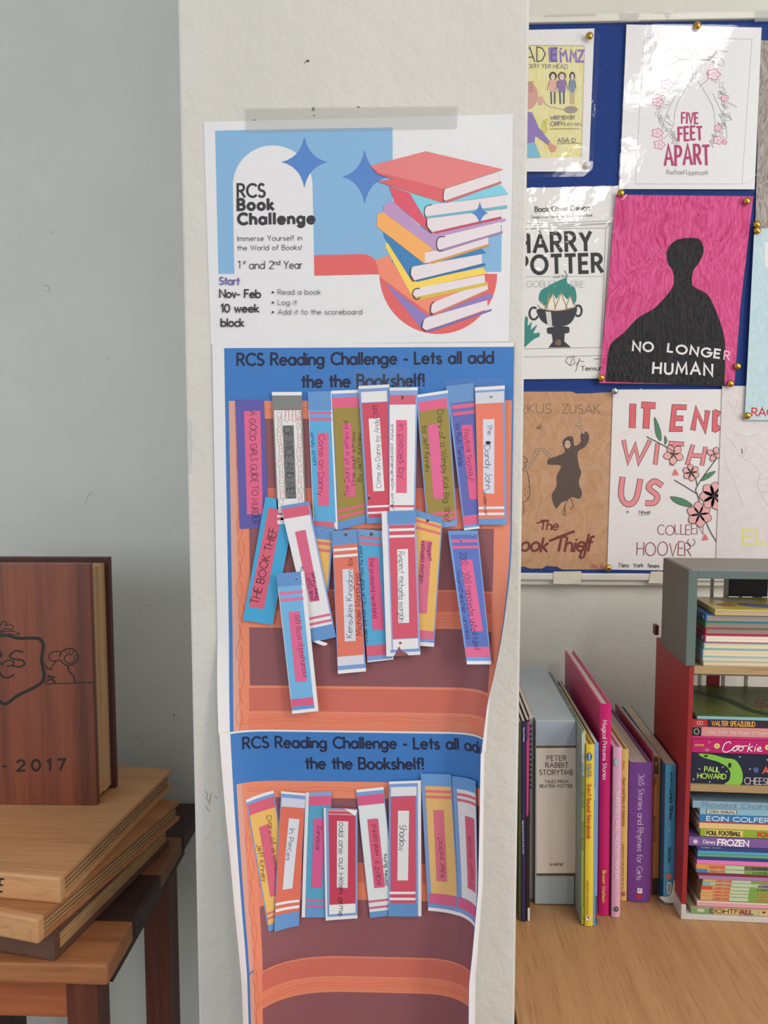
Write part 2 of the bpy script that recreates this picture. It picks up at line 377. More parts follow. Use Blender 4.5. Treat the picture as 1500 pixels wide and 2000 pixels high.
def smooth(p, closed=False, n=5):
    p = list(p); m = len(p); out = []
    idx = range(m if closed else m - 1)
    for i in idx:
        g = (lambda j: p[j % m]) if closed else (lambda j: p[max(0, min(m - 1, j))])
        a, b, c, d = g(i - 1), g(i), g(i + 1), g(i + 2)
        for k in range(n):
            t = k / n
            out.append(tuple(.5 * (2 * b[e] + (c[e] - a[e]) * t + (2 * a[e] - 5 * b[e] + 4 * c[e] - d[e]) * t * t + (3 * b[e] - a[e] - 3 * c[e] + d[e]) * t ** 3) for e in (0, 1)))
    out.append(p[0] if closed else p[-1]); return out
# ------------------------------------------------------------------ the setting
wallm = mat((212, 212, 205), 'wall')
box('floor', W0, -2.2, 2.2, -1.6, 1.28, -.05, 0, mat((120, 105, 92), 'plastic')).__setitem__('kind', 'structure')
o = box('wall_back', W0, -2.2, 2.2, YW, YW + .1, 0, 2.9, wallm); o['kind'] = 'structure'
XL, XR = -.2247, .1108
o = box('wall_pillar', W0, XL, XR, YC, YW, 0, 2.9, mat((211, 207, 200), 'wall', bump=.5), bev=.0025); o['kind'] = 'structure'
cv = Canvas(Plane((0, YC, 0), (0, -1, 0)), .0001)
pil = o
dark = mat((70, 66, 62))
for x, y, a, b in ((601, 119, 3.2, 2.4), (596, 122, 1.5, 1.2), (612, 213, 3, 4), (613, 226, 2, 1.5), (700, 209, 3, 1.5), (497, 235, 2.5, 2)):
    cv.ell('paint_chip', x, y, a, b, dark)
tz = mat((196, 196, 192), rough=.3)
cv.poly('paint_chip', [(366, 822), (373, 820), (375, 870), (372, 925), (368, 923), (371, 870)], tz)
cv.lines('paint_chip', [[(400, 1545), (406, 1552), (402, 1560), (410, 1566)], [(412, 1550), (408, 1572)], [(420, 1556), (425, 1560)], [(402, 1575), (409, 1585)]], 1.2, mat((150, 148, 140)))
cv.build(pil)
cw = Canvas(Plane((0, YW, 0), (0, -1, 0)), .0001)
for p in ([(84, 558), (94, 557), (97, 570), (88, 568)], [(165, 985), (172, 968), (180, 960)], [(100, 455), (106, 452)], [(256, 1440), (262, 1439), (272, 1441)], [(285, 1180), (297, 1185)], [(208, 700), (214, 702)]):
    cw.line('scratch', p, 1.3, mat((170, 172, 168)))
cw.ell('scratch', 340, 1397, 1.6, 1.6, mat((110, 105, 100)))
cw.build(bpy.data.objects['wall_back'])

# ------------------------------------------------------------------ poster with the stack of books (flat on the pillar)
PP = Plane((0, YC, 0), (0, -1, 0))
white = (224, 222, 224)
r = thing('challenge_poster', 'white landscape poster with printed stack of colourful books and RCS Book Challenge heading', 'poster', aty(700, 668, YC))
c = Canvas(PP, .0004, step=.00002)
c.poly('paper', [(398, 238), (560, 234), (760, 229), (1002, 223), (1001, 330), (997, 520), (994, 667), (850, 669), (650, 671), (412, 672), (408, 560), (402, 380)], mat(white, bump=.3))
c.frame(390, 200, 4.1667)
lb, rd, st_ = (132, 176, 214), (221, 100, 100), (84, 130, 196)
c.poly('printed_panel', [(125, 230), (700, 217), (1570, 203), (1572, 1380), (930, 1400), (152, 1396)], lb, False)
c.frame(0, 0, 1)
c.poly('printed_panel', [(766, 440), (980, 440), (979, 531), (766, 534)], lb, False)
c.h += .00002
c.frame(390, 200, 4.1667)
arch = [(283, 1405), (275, 1000), (270, 675)] + [(594 + 324 * math.cos(D2R(a)), 675 - 325 * math.sin(D2R(a))) for a in range(175, 0, -6)] + [(918, 675), (926, 1000), (932, 1410)]
c.poly('printed_arch', arch, white)
c.frame(690, 200, 4.1667)
c.poly('printed_band', [(-321, 1243), (60, 1234), (110, 1238), (160, 1262), (195, 1310), (213, 1399), (-317, 1411)], rd)
c.poly('printed_band', [(213 + 0, 1390)] + [(692 - 479 * math.cos(D2R(a)), 1395 + 490 * math.sin(D2R(a))) for a in range(0, 181, 6)], rd)
def star(cx, cy, u, d, l, rr, nm='printed_star'):
    pts = []
    tips = [(cx, cy - u), (cx + rr, cy), (cx, cy + d), (cx - l, cy)]
    for i in range(4):
        a, b = tips[i], tips[(i + 1) % 4]
        k = (cx + (a[0] + b[0] - 2 * cx) * .17, cy + (a[1] + b[1] - 2 * cy) * .17)
        for j in range(6):
            t = j / 6; pts.append(((1 - t) ** 2 * a[0] + 2 * t * (1 - t) * k[0] + t * t * b[0], (1 - t) ** 2 * a[1] + 2 * t * (1 - t) * k[1] + t * t * b[1]))
    c.poly('%s#%d' % (nm, int(cx)), pts, st_)
star(92, 605, 222, 222, 182, 195)
pg = (228, 216, 220)
ill = [
 ([[(255, 1460), (600, 1735), (1120, 1550), (1138, 1590), (600, 1760), (560, 1850), (265, 1480)]], (142, 122, 186), [(570, 1775), (600, 1750), (1090, 1610), (1095, 1680), (600, 1857), (562, 1835)], [(590, 1855), (1125, 1680), (1125, 1697), (620, 1870)]),
 ([[(180, 1285), (285, 1245), (500, 1590), (1060, 1480), (640, 1625), (625, 1722), (215, 1420)]], (236, 138, 112), [(640, 1630), (870, 1540), (1095, 1470), (1095, 1532), (650, 1717), (630, 1700)], [(640, 1722), (1110, 1515), (1110, 1532), (660, 1737)]),
 ([[(260, 1140), (290, 1150), (480, 1460), (1050, 1345), (1095, 1390), (520, 1512), (485, 1590), (265, 1185)]], (243, 208, 92), [(490, 1530), (520, 1510), (1068, 1402), (1075, 1475), (520, 1595), (487, 1565)], [(490, 1588), (1095, 1460), (1095, 1488), (540, 1607)]),
 ([[(245, 1055), (575, 1315), (1040, 1185), (1080, 1225), (480, 1340), (468, 1440), (250, 1095)]], (62, 126, 180), [(472, 1350), (490, 1335), (1045, 1235), (1050, 1310), (500, 1452), (470, 1405)], [(490, 1450), (1070, 1308), (1078, 1327), (520, 1460)]),
 ([[(195, 910), (245, 890), (660, 1200), (600, 1215), (580, 1312), (190, 1010)]], (241, 172, 98), [(583, 1222), (680, 1200), (1100, 1085), (1100, 1155), (620, 1308), (582, 1305)], [(595, 1308), (1108, 1148), (1108, 1167), (650, 1312)]),
 ([[(245, 840), (320, 800), (600, 1060), (1240, 945), (1238, 965), (700, 1095), (680, 1212), (245, 895)]], (186, 148, 192), [(682, 1120), (700, 1095), (1200, 972), (1200, 1055), (720, 1207), (680, 1182)], [(690, 1202), (1215, 1046), (1215, 1063), (725, 1214)]),
 ([[(290, 680), (465, 740), (605, 950), (600, 1015), (632, 1068), (340, 820)]], (219, 88, 108), [(600, 945), (1200, 870), (1200, 935), (650, 1062), (605, 1015)], [(630, 1058), (1200, 928), (1210, 946), (680, 1066)]),
 ([[(460, 738), (720, 812), (1200, 668), (1262, 745), (640, 836), (582, 860), (578, 938)]], (130, 202, 222), [(585, 850), (610, 835), (1225, 762), (1225, 842), (600, 938), (580, 905)], [(578, 930), (1250, 836), (1252, 860), (600, 943)]),
 ([[(135, 515), (590, 398), (1222, 545), (735, 705), (728, 818), (190, 640), (330, 628), (195, 565)]], (224, 126, 126), [(735, 720), (760, 700), (1185, 572), (1185, 650), (760, 808), (735, 790)], [(728, 806), (1205, 640), (1205, 657), (765, 818)]),
]
for ki, (polys, col, pages, strip) in enumerate(ill):
    nb = 'printed_book#%d' % ki
    for p in polys: c.poly(nb, p, col)
    c.poly(nb, pages, pg); c.poly(nb, strip, tuple(int(v * .88) for v in col))
c.poly('printed_book#8', [(145, 530), (190, 565), (735, 702), (727, 818), (190, 640), (330, 628), (195, 580)], (219, 100, 106))
for a in ([(740, 705), (733, 740), (733, 800), (745, 808)], [(640, 832), (590, 848), (578, 900), (590, 936)], [(745, 1092), (695, 1100), (678, 1150), (692, 1205), (725, 1208)], [(540, 1512), (500, 1520), (482, 1560), (510, 1600), (545, 1590)], [(660, 1622), (632, 1650), (630, 1720), (650, 1725)], [(600, 945), (595, 1000), (635, 1065)], [(470, 1350), (462, 1400), (490, 1455)], [(570, 1775), (556, 1830), (590, 1862)]):
    c.curve('printed_book#h%d' % a[0][0], a, 7, (64, 40, 58))
c.h += .00002
star(1030, 900, 95, 95, 68, 68)
c.h = .0006; c.frame(390, 200, 4.1667); star(852, 485, 208, 210, 187, 188)
ink, ink2 = (52, 50, 54), (38, 36, 44)
c.text('printed_heading', 'RCS', (310, 770), (530, 768), 104, 19, ink, gap=.2)
c.text('printed_heading', 'Book', (312, 873), (598, 871), 84, 24, ink, gap=.34)
c.text('printed_heading', 'Challenge', (314, 990), (932, 982), 84, 24, ink, gap=.34)
c.text('printed_line', 'Immerse Yourself in', (307, 1128), (832, 1122), 42, 4.2, (74, 72, 76), gap=.2)
c.text('printed_line', 'the World of Books!', (307, 1203), (830, 1198), 40, 4.2, (74, 72, 76), gap=.2)
c.text('printed_line', '1', (312, 1350), (330, 1350), 60, 6, ink); c.text('printed_line', 'st', (352, 1315), (374, 1315), 30, 4, ink)
c.text('printed_line', 'and 2', (405, 1354), (600, 1352), 62, 6, ink, gap=.18); c.text('printed_line', 'nd', (608, 1322), (654, 1321), 38, 4.5, ink); c.text('printed_line', 'Year', (686, 1352), (834, 1351), 62, 6, ink)
c.text('printed_line', 'Start', (160, 1480), (322, 1482), 58, 11, (112, 98, 164))
for t, a, b in (('Nov- Feb', (163, 1586), (494, 1588)), ('10 week', (175, 1706), (480, 1706)), ('block', (174, 1822), (358, 1822))):
    c.text('printed_line', t, a, b, 63, 11, ink2, gap=.17)
for t, a, b, y in (('Read a book', 637, 984, 1563), ('Log it', 638, 790, 1647), ('Add it to the scoreboard', 637, 1320, 1725)):
    c.ell('printed_line', 595, y - 18, 9, 9, ink); c.text('printed_line', t, (a, y), (b, y - 1), 42, 4.0, (74, 72, 76), gap=.2)
c.build(r)

t = thing('adhesive_tape', 'wide strip of cloudy grey tape stuck across the top edge of the white poster', 'tape', aty(686, 262, YC))
q = [PP.inv(*p, .003) for p in ((477, 209), (895, 205), (893, 250), (479, 257))]
cc = Canvas(PP, .0011); cc.quaduv('strip', q[::-1] if False else (q[0], q[1], q[2], q[3]), clear(cloud=.30, rough=.3)); cc.build(t)

# ------------------------------------------------------------------ the two bookshelf posters, one below the other, edges rolling forward
U = lambda x, y: CURL.flat(x, y)
def shelf_poster(name, label, dv, vbot, h0):
    """the same print twice; dv = how much lower the second one hangs"""
    r = thing(name, label, 'poster', (SHX0 + .15, YC - .01, vbot))
    c = Canvas(CURL, h0, step=.00013)
    def R(nm, x0, y0, x1, y1, col, xb0=None, up=True):
        (ua, va), (ub, vb) = U(x0, y0), U(x1, y1); ul = U(xb0, y1)[0] if xb0 else ua
        vb = max(vb - dv, vbot + .0004)
        if va - dv <= vbot + .001: return
        c.quaduv(nm + '#%d_%d' % (y0, x0), ((ua, va - dv), (ub, va - dv), (ub, vb), (ul, vb)), col, up)
    top = U(415, 672)[1] - dv
    if dv: top = U(415, 679)[1] - dv + .0015
    c.quaduv('paper', ((0, top), (SHW, top), (SHW, vbot), (0, vbot)), mat(white, bump=.3))
    blue, lt, orr, mar, flo, fro = (58, 118, 188), (216, 160, 142), (228, 136, 106), (140, 84, 90), (206, 108, 92), (226, 128, 100)
    R('printed_banner', 438, 680, 993, 1500, blue); 
    R('printed_banner', 438, 1490, 993, 2300, blue, up=False)
    for y0, y1 in ((783, 1500), (1490, 2300)):
        R('printed_shelf', 447, y0, 990, y1, lt, up=False)
    c.h += .00013
    for y0, y1 in ((783, 1500), (1490, 2300)): R('printed_shelf', 459.5, y0, 990, y1, orr, up=False)
    c.h += .00013
    hb = c.h0 + 2.2 * .00013
    for k, (a, b, d, e) in enumerate(((818, 954, 995, 1031), (1031, 1153, 1195, 1225), (1225, 1343, 1393, 1428))):
        R('printed_shelf', 487, a, 963, b, mar, up=False); R('printed_shelf', 487, b, 963, d, flo, up=False); R('printed_shelf', 487, d, 963, e, fro, up=False)
    c.h += .00013
    # printed grain lines
    for k in range(14):
        y = 850 + k * 41; x = 466 + (k % 3) * 4
        a = []
        for i in range(9):
            u, v = U(x + 4 * math.sin(i * .8), y + i * 9); a.append((u, max(v - dv, vbot + .001)))
        c.sub = lambda p: p
        c.line('printed_shelf', a, .0003, (208, 112, 84)); c.sub = None
    for y in (797, 803, 1207, 1213, 1402, 1409):
        a = [U(470 + i * 20, y + 2.5 * math.sin(i * .7 + y)) for i in range(24)]
        if y > 1200 and dv: pass
        c.sub = lambda p: p
        c.line('printed_shelf', [(u, max(v - dv, vbot + .001)) for u, v in a], .0003, (208, 112, 84)); c.sub = None
    c.h += .0001
    sub = lambda p: (lambda q: (q[0], q[1] - dv))(CURL.flat(p[0], p[1]))
    c.sub = sub
    ik = (28, 32, 62); c.h = hb
    c.text('printed_heading', 'RCS Reading Challenge - Lets all add', (464, 713.5), (963, 709), 22.5, 4.5, ik, gap=.19)
    c.text('printed_heading', 'the the Bookshelf!', (590, 756.5), (828, 753.5), 23, 4.5, ik, gap=.19)
    c.sub = None
    c.build(r)
    return r
dv = U(600, 783)[1] - U(600, 1524)[1]
shelf_poster('bookshelf_poster', 'long poster with blue heading and orange bookshelf, directly below the stack-of-books poster', 0, zy(1440), 0)
shelf_poster('bookshelf_poster', 'lowest poster on the pillar, second printed bookshelf with curled edges and cut-off heading', dv, zy(2140), .0016)

# ------------------------------------------------------------------ paper strips (book spines) taped to the posters
BM_BLUE = (124, 156, 212)
HOLES = {(992, 363): [(1109, 388, 14, 20)], (810, 325): [(905, 355, 7, 6)], (540, 710): [(706, 750, 6, 14)], (30, 345): [(150, 385, 14, 26), (72, 395, 7, 8)], (490, 185): [(608, 275, 14, 20)], (770, 362): [(970, 405, 8, 8), (878, 440, 8, 12)], (285, 455): [(405, 540, 11, 30)], (1066, 452): [(1218, 538, 16, 8)], (0, 440): [(100, 1460, 9, 26)]}
F1, F2 = (440, 1400, 4.446), (690, 1400, 4.444)
def strip(label, frame, p4, h, bands, texts=(), panel=None, pc=None, surf=None, extra=None, uvfix=None, group=None, base=(228, 226, 230)):
    """p4 = corners TL TR BR BL in the frame; bands = (t0, t1, colour) down the strip, drawn between s0..s1"""
    surf = surf or CURL
    c = Canvas(surf, h, frame, step=.00008 if surf.curved and (frame is F1 or frame is F2) else .00003)
    uv4 = [c.uv(p) for p in p4]
    if uvfix: uv4 = uvfix(uv4)
    cen = surf.P(sum(u[0] for u in uv4) / 4, min(u[1] for u in uv4), h)
    r = thing('paper_strip', label, 'paper strip', cen, group or 'paper book spines stuck on the bookshelf posters')
    def st(s, t):
        a, b, cc, d = uv4
        return tuple((a[e] * (1 - s) + b[e] * s) * (1 - t) + (d[e] * (1 - s) + cc[e] * s) * t for e in (0, 1))
    c.quaduv('paper', uv4, mat(base, bump=.3))
    for ib, b in enumerate(bands):
        t0, t1, col = b[:3]; s0, s1 = (b[3], b[4]) if len(b) > 3 else (0, 1); nm = b[5] if len(b) > 5 else 'printed_band'
        c.quaduv('%s#%d' % (nm, ib), (st(s0, t0), st(s1, t0), st(s1, t1), st(s0, t1)), col)
    if panel:
        if len(panel) == 4 and not isinstance(panel[0], tuple): s0, t0, s1, t1 = panel; q = (st(s0, t0), st(s1, t0), st(s1, t1), st(s0, t1))
        else: q = [c.uv(p) for p in panel]
        c.quaduv('title_panel', q, pc)
    for t in texts:
        if t[0] == 'st':
            c.sub = lambda p: st(p[0] / 100, p[1] / 500); t = t[1:]
            c.text('handwriting', t[0], t[1], t[2], t[3], t[4], t[5], jit=.1); c.sub = None
        else: c.text('handwriting', t[0], t[1], t[2], t[3], t[4], t[5], jit=t[6] if len(t) > 6 else .1)
    if extra: c.h += .00006; extra(c, st)
    c.h += .00004
    for hx, hy, ha, hb in HOLES.get(p4[0], ()):
        c.poly('torn_hole#%d' % hx, [(hx - ha, hy - hb * .3), (hx, hy - hb), (hx + ha * .5, hy - hb * .2), (hx + ha, hy + hb * .4), (hx, hy + hb * .5), (hx - ha * .7, hy + hb)], (70, 56, 66))
        c.line('torn_hole#%d' % hx, [(hx - ha, hy - hb * .3), (hx, hy - hb), (hx + ha * .5, hy - hb * .2)], 2.5, (226, 226, 230))
    c.build(r)
    return r
PK, PK2, RED, CY, OL, IN, CO, YE = (224, 100, 138), (214, 96, 120), (208, 78, 98), (92, 170, 216), (156, 136, 66), (98, 104, 178), (232, 124, 100), (232, 184, 102)
WH, LI, BT = (232, 230, 232), (214, 214, 226), (102, 148, 204)
C_, D_ = (410, 660, 5), (700, 660, 4.6875)
bk, pu, bl_ = (44, 30, 52), (96, 24, 96), (34, 44, 92)
strip('indigo paper strip, leftmost of the top row, with a tall pink title panel', C_, [(247, 600), (528, 605), (578, 1852), (290, 1865)], .0009, [(0, 1, (94, 88, 166))],
      [('A GOOD GIRLS GUIDE TO MURDER', (385, 716), (415, 1818), 62, 5, bk, .1)], [(333, 715), (492, 712), (517, 1722), (362, 1724)], PK)
def scrib(c, st):
    random.seed(9)
    for k in range(34):
        side = k % 2; y = 760 + (k // 2) * 52; x = (675 if side == 0 else 868) + (y - 760) * .035 * (1 if side == 0 else .5); col = [(226, 110, 110), (222, 128, 118), (150, 176, 120)][k % 3]
        c.ring('scribble', x + random.uniform(-8, 8), y, random.uniform(16, 28), random.uniform(34, 58), 2.4, col)
    for k in range(5): c.ring('scribble', 720 + k * 34, 748 + (k % 2) * 14, 20, 60, 2.4, (222, 110, 115))
strip('grey and white paper strip with red and green scribbled loops, second in the top row', C_, [(605, 528), (897, 527), (945, 1815), (660, 1818)], .0030,
      [(0, 1, (128, 128, 126)), (0, .026, WH), (.137, .915, (226, 224, 224), .045, .95, 'printed_field'), (.93, .95, WH, 0, .95), (.97, 1, WH, 0, .95)],
      [('OF MICE AND MEN', (722, 868), (758, 1560), 72, 5, (36, 32, 36), .1)], [(710, 855), (818, 853), (843, 1568), (737, 1570)], (112, 112, 112), extra=scrib)
strip('sky blue paper strip with two pink stripes, third in the top row', C_, [(955, 524), (1187, 520), (1250, 1872), (1012, 1850)], .0022,
      [(0, 1, WH), (0, .135, BT, 0, .97), (.135, .95, CY, .02, .93, 'printed_field'), (.147, .165, PK, .02, .96), (.19, .21, PK, .02, .95), (.95, .985, PK2, 0, .86), (.985, 1, BT, 0, .9)],
      [('Come on Danny', (1062, 945), (1060, 1540), 56, 4, pu), ('andy croft', (985, 925), (1010, 1245), 34, 3.4, bl_)], [(1050, 930), (1157, 925), (1163, 1640), (1058, 1640)], PK)
strip('olive paper strip fourth in the top row, three lines of upward handwriting', C_, [(1185, 516), (1480, 505), (1530, 1803), (1250, 1880)], .0014,
      [(0, 1, BM_BLUE), (0, .022, WH), (.05, .125, PK), (.125, .94, OL, .03, 1, 'printed_field'), (.855, .872, PK, .02, 1), (.9, .92, PK, .02, 1), (.94, 1, BT)],
      [('The Diary of a wimpy kid', (1362, 1540), (1345, 812), 46, 3.6, pu), ('The last straw', (1424, 1450), (1415, 915), 40, 3.6, pu), ('By Jeff Kinney', (1478, 1400), (1474, 930), 38, 3.6, (70, 66, 40))], [(1295, 835), (1378, 830), (1420, 1548), (1325, 1550)], PK)
strip('red paper strip with a white panel, fifth in the top row, lower end torn', D_, [(0, 440), (283, 425), (297, 1690), (78, 1700)], .0034,
      [(0, 1, BM_BLUE), (0, .022, WH), (.045, .12, WH, .07, .92), (.125, .96, RED, .08, .95, 'printed_field'), (.87, .885, WH, .05, 1), (.915, .93, WH, .05, 1), (.96, 1, BT)],
      [('Come on Danny by Andy', (208, 1372), (188, 745), 46, 3.4, bk), ('Croft', (180, 735), (172, 615), 50, 3.4, pu)], [(93, 740), (195, 733), (238, 1400), (137, 1405)], WH)
strip('white paper strip with pink panel, sixth in the top row', D_, [(285, 455), (543, 452), (520, 1590), (285, 1590)], .0044,
      [(0, 1, (140, 170, 220)), (0, .024, WH), (.06, .135, PK2, 0, .94), (.137, 1, (230, 228, 230), 0, .94, 'printed_field'), (.947, .965, PK2, 0, .98)],
      [('in pieces by:', (365, 790), (372, 1300), 62, 4, pu), ('trinity comprehension writer', (296, 788), (304, 1575), 30, 3, bk)], [(345, 750), (445, 752), (443, 1420), (345, 1418)], (226, 100, 134))
strip('olive paper strip seventh in the top row, writing running down its length', D_, [(528, 522), (820, 478), (905, 1722), (632, 1748)], .0040,
      [(0, 1, BM_BLUE), (0, .02, WH), (.055, .125, PK, .05, .95), (.125, .955, OL, .04, .96, 'printed_field'), (.885, .905, PK, .04, .96), (.925, .945, PK, .04, .96)],
      [('Diary of a Wimpy Kid: Big Shot', (722, 662), (800, 1690), 54, 3.8, (52, 48, 30)), ('by Jeff Kinney', (585, 812), (618, 1230), 46, 3.6, (60, 56, 34))], [(632, 800), (730, 785), (787, 1465), (688, 1472)], (226, 104, 150))
strip('indigo paper strip with two pink stripes near its top, eighth in the top row', D_, [(805, 440), (1055, 412), (1108, 1745), (968, 1762)], .0034,
      [(0, 1, BM_BLUE), (0, .12, BT), (.12, .9, IN, .08, 1.0, 'printed_field'), (.135, .162, PK, .12, 1.0), (.185, .207, PK, .12, 1.0), (.905, .965, PK, .03, 1), (.985, 1, WH)],
      [('Football Shootout', (960, 840), (1012, 1310), 52, 3.8, pu), ('by Rob Temple', (893, 790), (920, 1175), 44, 3.4, (60, 50, 110))], [(942, 800), (1042, 793), (1098, 1475), (1017, 1480)], (224, 96, 140))
strip('coral paper strip with white panel, rightmost of the top row', D_, [(1066, 452), (1340, 435), (1356, 1710), (1100, 1710)], .0050,
      [(0, 1, BM_BLUE), (0, .025, WH), (.04, .12, LI, .01, .97), (.12, .955, CO, .01, .92, 'printed_field'), (.868, .885, WH, .01, .92), (.912, .93, WH, .01, .92), (.955, 1, BT)],
      [('The', (1182, 795), (1182, 890), 44, 4, (60, 44, 60)), ('Dandy John', (1158, 985), (1165, 1385), 56, 4, (56, 46, 70)), ('anderson', (1140, 1395), (1158, 1625), 32, 3.4, (56, 46, 70))],
      [(1140, 745), (1245, 742), (1243, 1425), (1143, 1425)], LI, extra=lambda c, st: c.ell('handwriting', 1188, 960, 24, 16, (40, 36, 48)))
E1, E2 = (410, 950, 4.1667), (690, 950, 4.1667)
strip('cyan paper strip leaning right, bold black capitals reading upward on pink panel', E1, [(452, 85), (705, 128), (510, 1127), (268, 1090)], .0030, [(0, 1, (66, 164, 212))],
      [('THE BOOK THIEF', (392, 958), (548, 348), 62, 6, (40, 20, 40), .06)], [(478, 172), (590, 192), (440, 998), (315, 978)], PK2)
strip('yellow paper strip mostly hidden behind the leaning white strip', E1, [(810, 325), (1010, 350), (965, 850), (775, 835)], .0046,
      [(0, 1, BM_BLUE), (0, .18, BT), (.18, .93, YE, .04, .93, 'printed_field'), (.22, .27, (222, 120, 120), .04, .93), (.33, .38, (222, 120, 120), .04, .93)], [])
strip('white paper strip leaning left with a blue lower end and names written upward', E1, [(575, 160), (805, 122), (1027, 1226), (836, 1268)], .0066,
      [(0, 1, (140, 168, 222)), (0, .92, (228, 226, 230), 0, .94, 'printed_field'), (0, .022, BT), (.022, .095, PK2, .01, .96), (.82, .838, (212, 110, 142), 0, .95), (.862, .88, (212, 110, 142), 0, .95), (.9, 1, BT)],
      [('Andy Croft', (843, 925), (822, 745), 30, 4, pu), ('Blake Pursell', (884, 920), (848, 700), 30, 4, pu), ('ny', (752, 690), (756, 655), 22, 3.4, pu)], [(693, 370), (778, 352), (892, 930), (815, 942)], (214, 100, 134),
      extra=lambda c, st: c.poly('paper_curl', [(840, 1262), (880, 1252), (952, 1274), (956, 1288), (930, 1298), (890, 1286)], (232, 228, 228)))
strip('light blue paper strip lowest on the middle poster, pink band at its foot', E1, [(540, 710), (768, 690), (884, 1828), (670, 1852)], .0098,
      [(0, 1, WH), (0, .095, BT, 0, .87), (.095, .975, (116, 178, 224), .02, .85, 'printed_field'), (.13, .152, (224, 116, 156), .02, .87), (.178, .2, (224, 116, 156), .02, .87), (.895, .95, (212, 96, 134), .01, .85), (.95, .975, BT, 0, .86)],
      [('Biff Boys d prehumour', (690, 1052), (760, 1560), 46, 3.4, (110, 50, 96))], [(640, 1022), (728, 1015), (788, 1585), (697, 1592)], (222, 104, 146))
strip('coral paper strip in the middle row with two white stripes and white panel', E1, [(992, 363), (1195, 348), (1271, 1505), (1042, 1525)], .0074,
      [(0, 1, BM_BLUE), (0, .1, BT), (.1, .88, (222, 118, 98), .03, .97, 'printed_field'), (.125, .142, WH, .03, .97), (.168, .186, WH, .03, .97), (.88, .945, LI, .0, .95), (.975, 1, WH)],
      [('Kensukes Kingdom', (1160, 1232), (1158, 680), 48, 3.8, bk), ('by', (1156, 640), (1156, 585), 40, 3.4, (110, 50, 50)), ('Michael Morpurgo', (1238, 1212), (1216, 705), 42, 3.8, (120, 40, 50))], [(1078, 675), (1165, 670), (1187, 1257), (1097, 1262)], LI)
strip('blue paper strip with pink panel standing between the coral and the red strip', E2, [(30, 345), (235, 362), (328, 1408), (115, 1432)], .0058,
      [(0, 1, (226, 226, 232)), (0, .99, BM_BLUE, 0, .95), (.02, .98, (84, 168, 212), .04, .93, 'printed_field'), (.05, .07, PK, .04, .93), (.095, .115, PK, .04, .93), (.875, .955, PK2, .0, .93), (.955, .985, BM_BLUE, 0, .95)],
      [('The promised neverland', (130, 585), (160, 1072), 40, 3.6, (90, 20, 80)), ('story by kaiu shirai art by posuka demizu', (54, 488), (100, 1285), 24, 2.8, (30, 44, 84))], [(117, 577), (205, 572), (253, 1168), (158, 1170)], (222, 90, 136))
strip('yellow paper strip tucked behind the red strip, dark purple writing on pink panel', E2, [(490, 185), (728, 255), (657, 1305), (440, 1290)], .0062,
      [(0, 1, BM_BLUE), (.0, .05, BT), (.05, .93, YE, .02, .96, 'printed_field'), (.065, .085, (222, 120, 120), .03, .96), (.115, .135, (222, 120, 120), .03, .96), (.88, .945, (218, 112, 142), .02, .96), (.97, 1, WH)],
      [('Respect', (602, 462), (612, 605), 34, 4, (96, 20, 76)), ('michaela morgan', (556, 442), (546, 785), 34, 4, (96, 20, 76))], [(552, 440), (640, 445), (598, 1035), (510, 1030)], (216, 110, 138))
strip('red paper strip in front of its neighbours, white panel and a wide white left margin', E2, [(230, 202), (507, 195), (546, 1370), (270, 1385)], .0096,
      [(0, .975, (146, 172, 220), .16, 1), (0, .09, BT, .16, 1), (.095, .88, (212, 88, 110), .2, .95, 'printed_field'), (.12, .138, WH, .2, .95), (.165, .182, WH, .2, .95), (.884, .955, (230, 228, 230), .2, .95), (.955, .975, BM_BLUE, .12, .97)],
      [('Respect, michaela morgan', (368, 532), (372, 1100), 50, 3.4, (34, 30, 44))], [(357, 512), (445, 508), (455, 1110), (367, 1112)], (230, 230, 232),
      extra=lambda c, st: (c.poly('torn_hole', [(330, 1380), (350, 1352), (372, 1300), (378, 1312), (392, 1335), (440, 1362), (450, 1376)], (140, 84, 90)), c.ell('torn_hole', 383, 1275, 11, 9, (110, 50, 56))))
strip('slate blue paper strip on its own at the right of the middle row', E2, [(770, 362), (1013, 358), (1124, 1448), (925, 1448)], .0020,
      [(0, 1, (120, 160, 216)), (0, .06, BT), (.03, .87, (90, 112, 186), .07, .96, 'printed_field'), (.066, .088, PK, .08, .98), (.115, .135, PK, .08, .98), (.87, .945, (220, 104, 146), .02, .98), (.975, 1, WH)],
      [('2000 - 2001 Manchester united ruled', (868, 540), (985, 1330), 52, 3.2, (44, 34, 90)), ('Manchester united', (838, 692), (922, 1240), 34, 3, (50, 50, 110))], [(870, 600), (968, 595), (1057, 1178), (967, 1182)], (220, 100, 146), surf=Plane((0, YC - .004, zy(1035)), (0, -1, .15)))
strip('yellow paper strip leaning left, leftmost on the lowest poster', F1, [(178, 722), (418, 638), (622, 1790), (375, 1865)], .0022,
      [(0, 1, BM_BLUE), (0, .022, WH), (.045, .125, PK2, .04, .96), (.125, .955, YE, .04, .96, 'printed_field'), (.865, .88, (214, 108, 110), .03, 1), (.9, .915, (214, 108, 110), .03, 1), (.955, 1, BT)],
      [('Diary of a wimpy', (362, 862), (440, 1390), 40, 3.4, (80, 60, 20)), ('Jeff Kinney', (275, 1112), (322, 1432), 44, 3.4, (80, 60, 20))], [(295, 960), (380, 930), (488, 1540), (393, 1565)], (214, 96, 124))
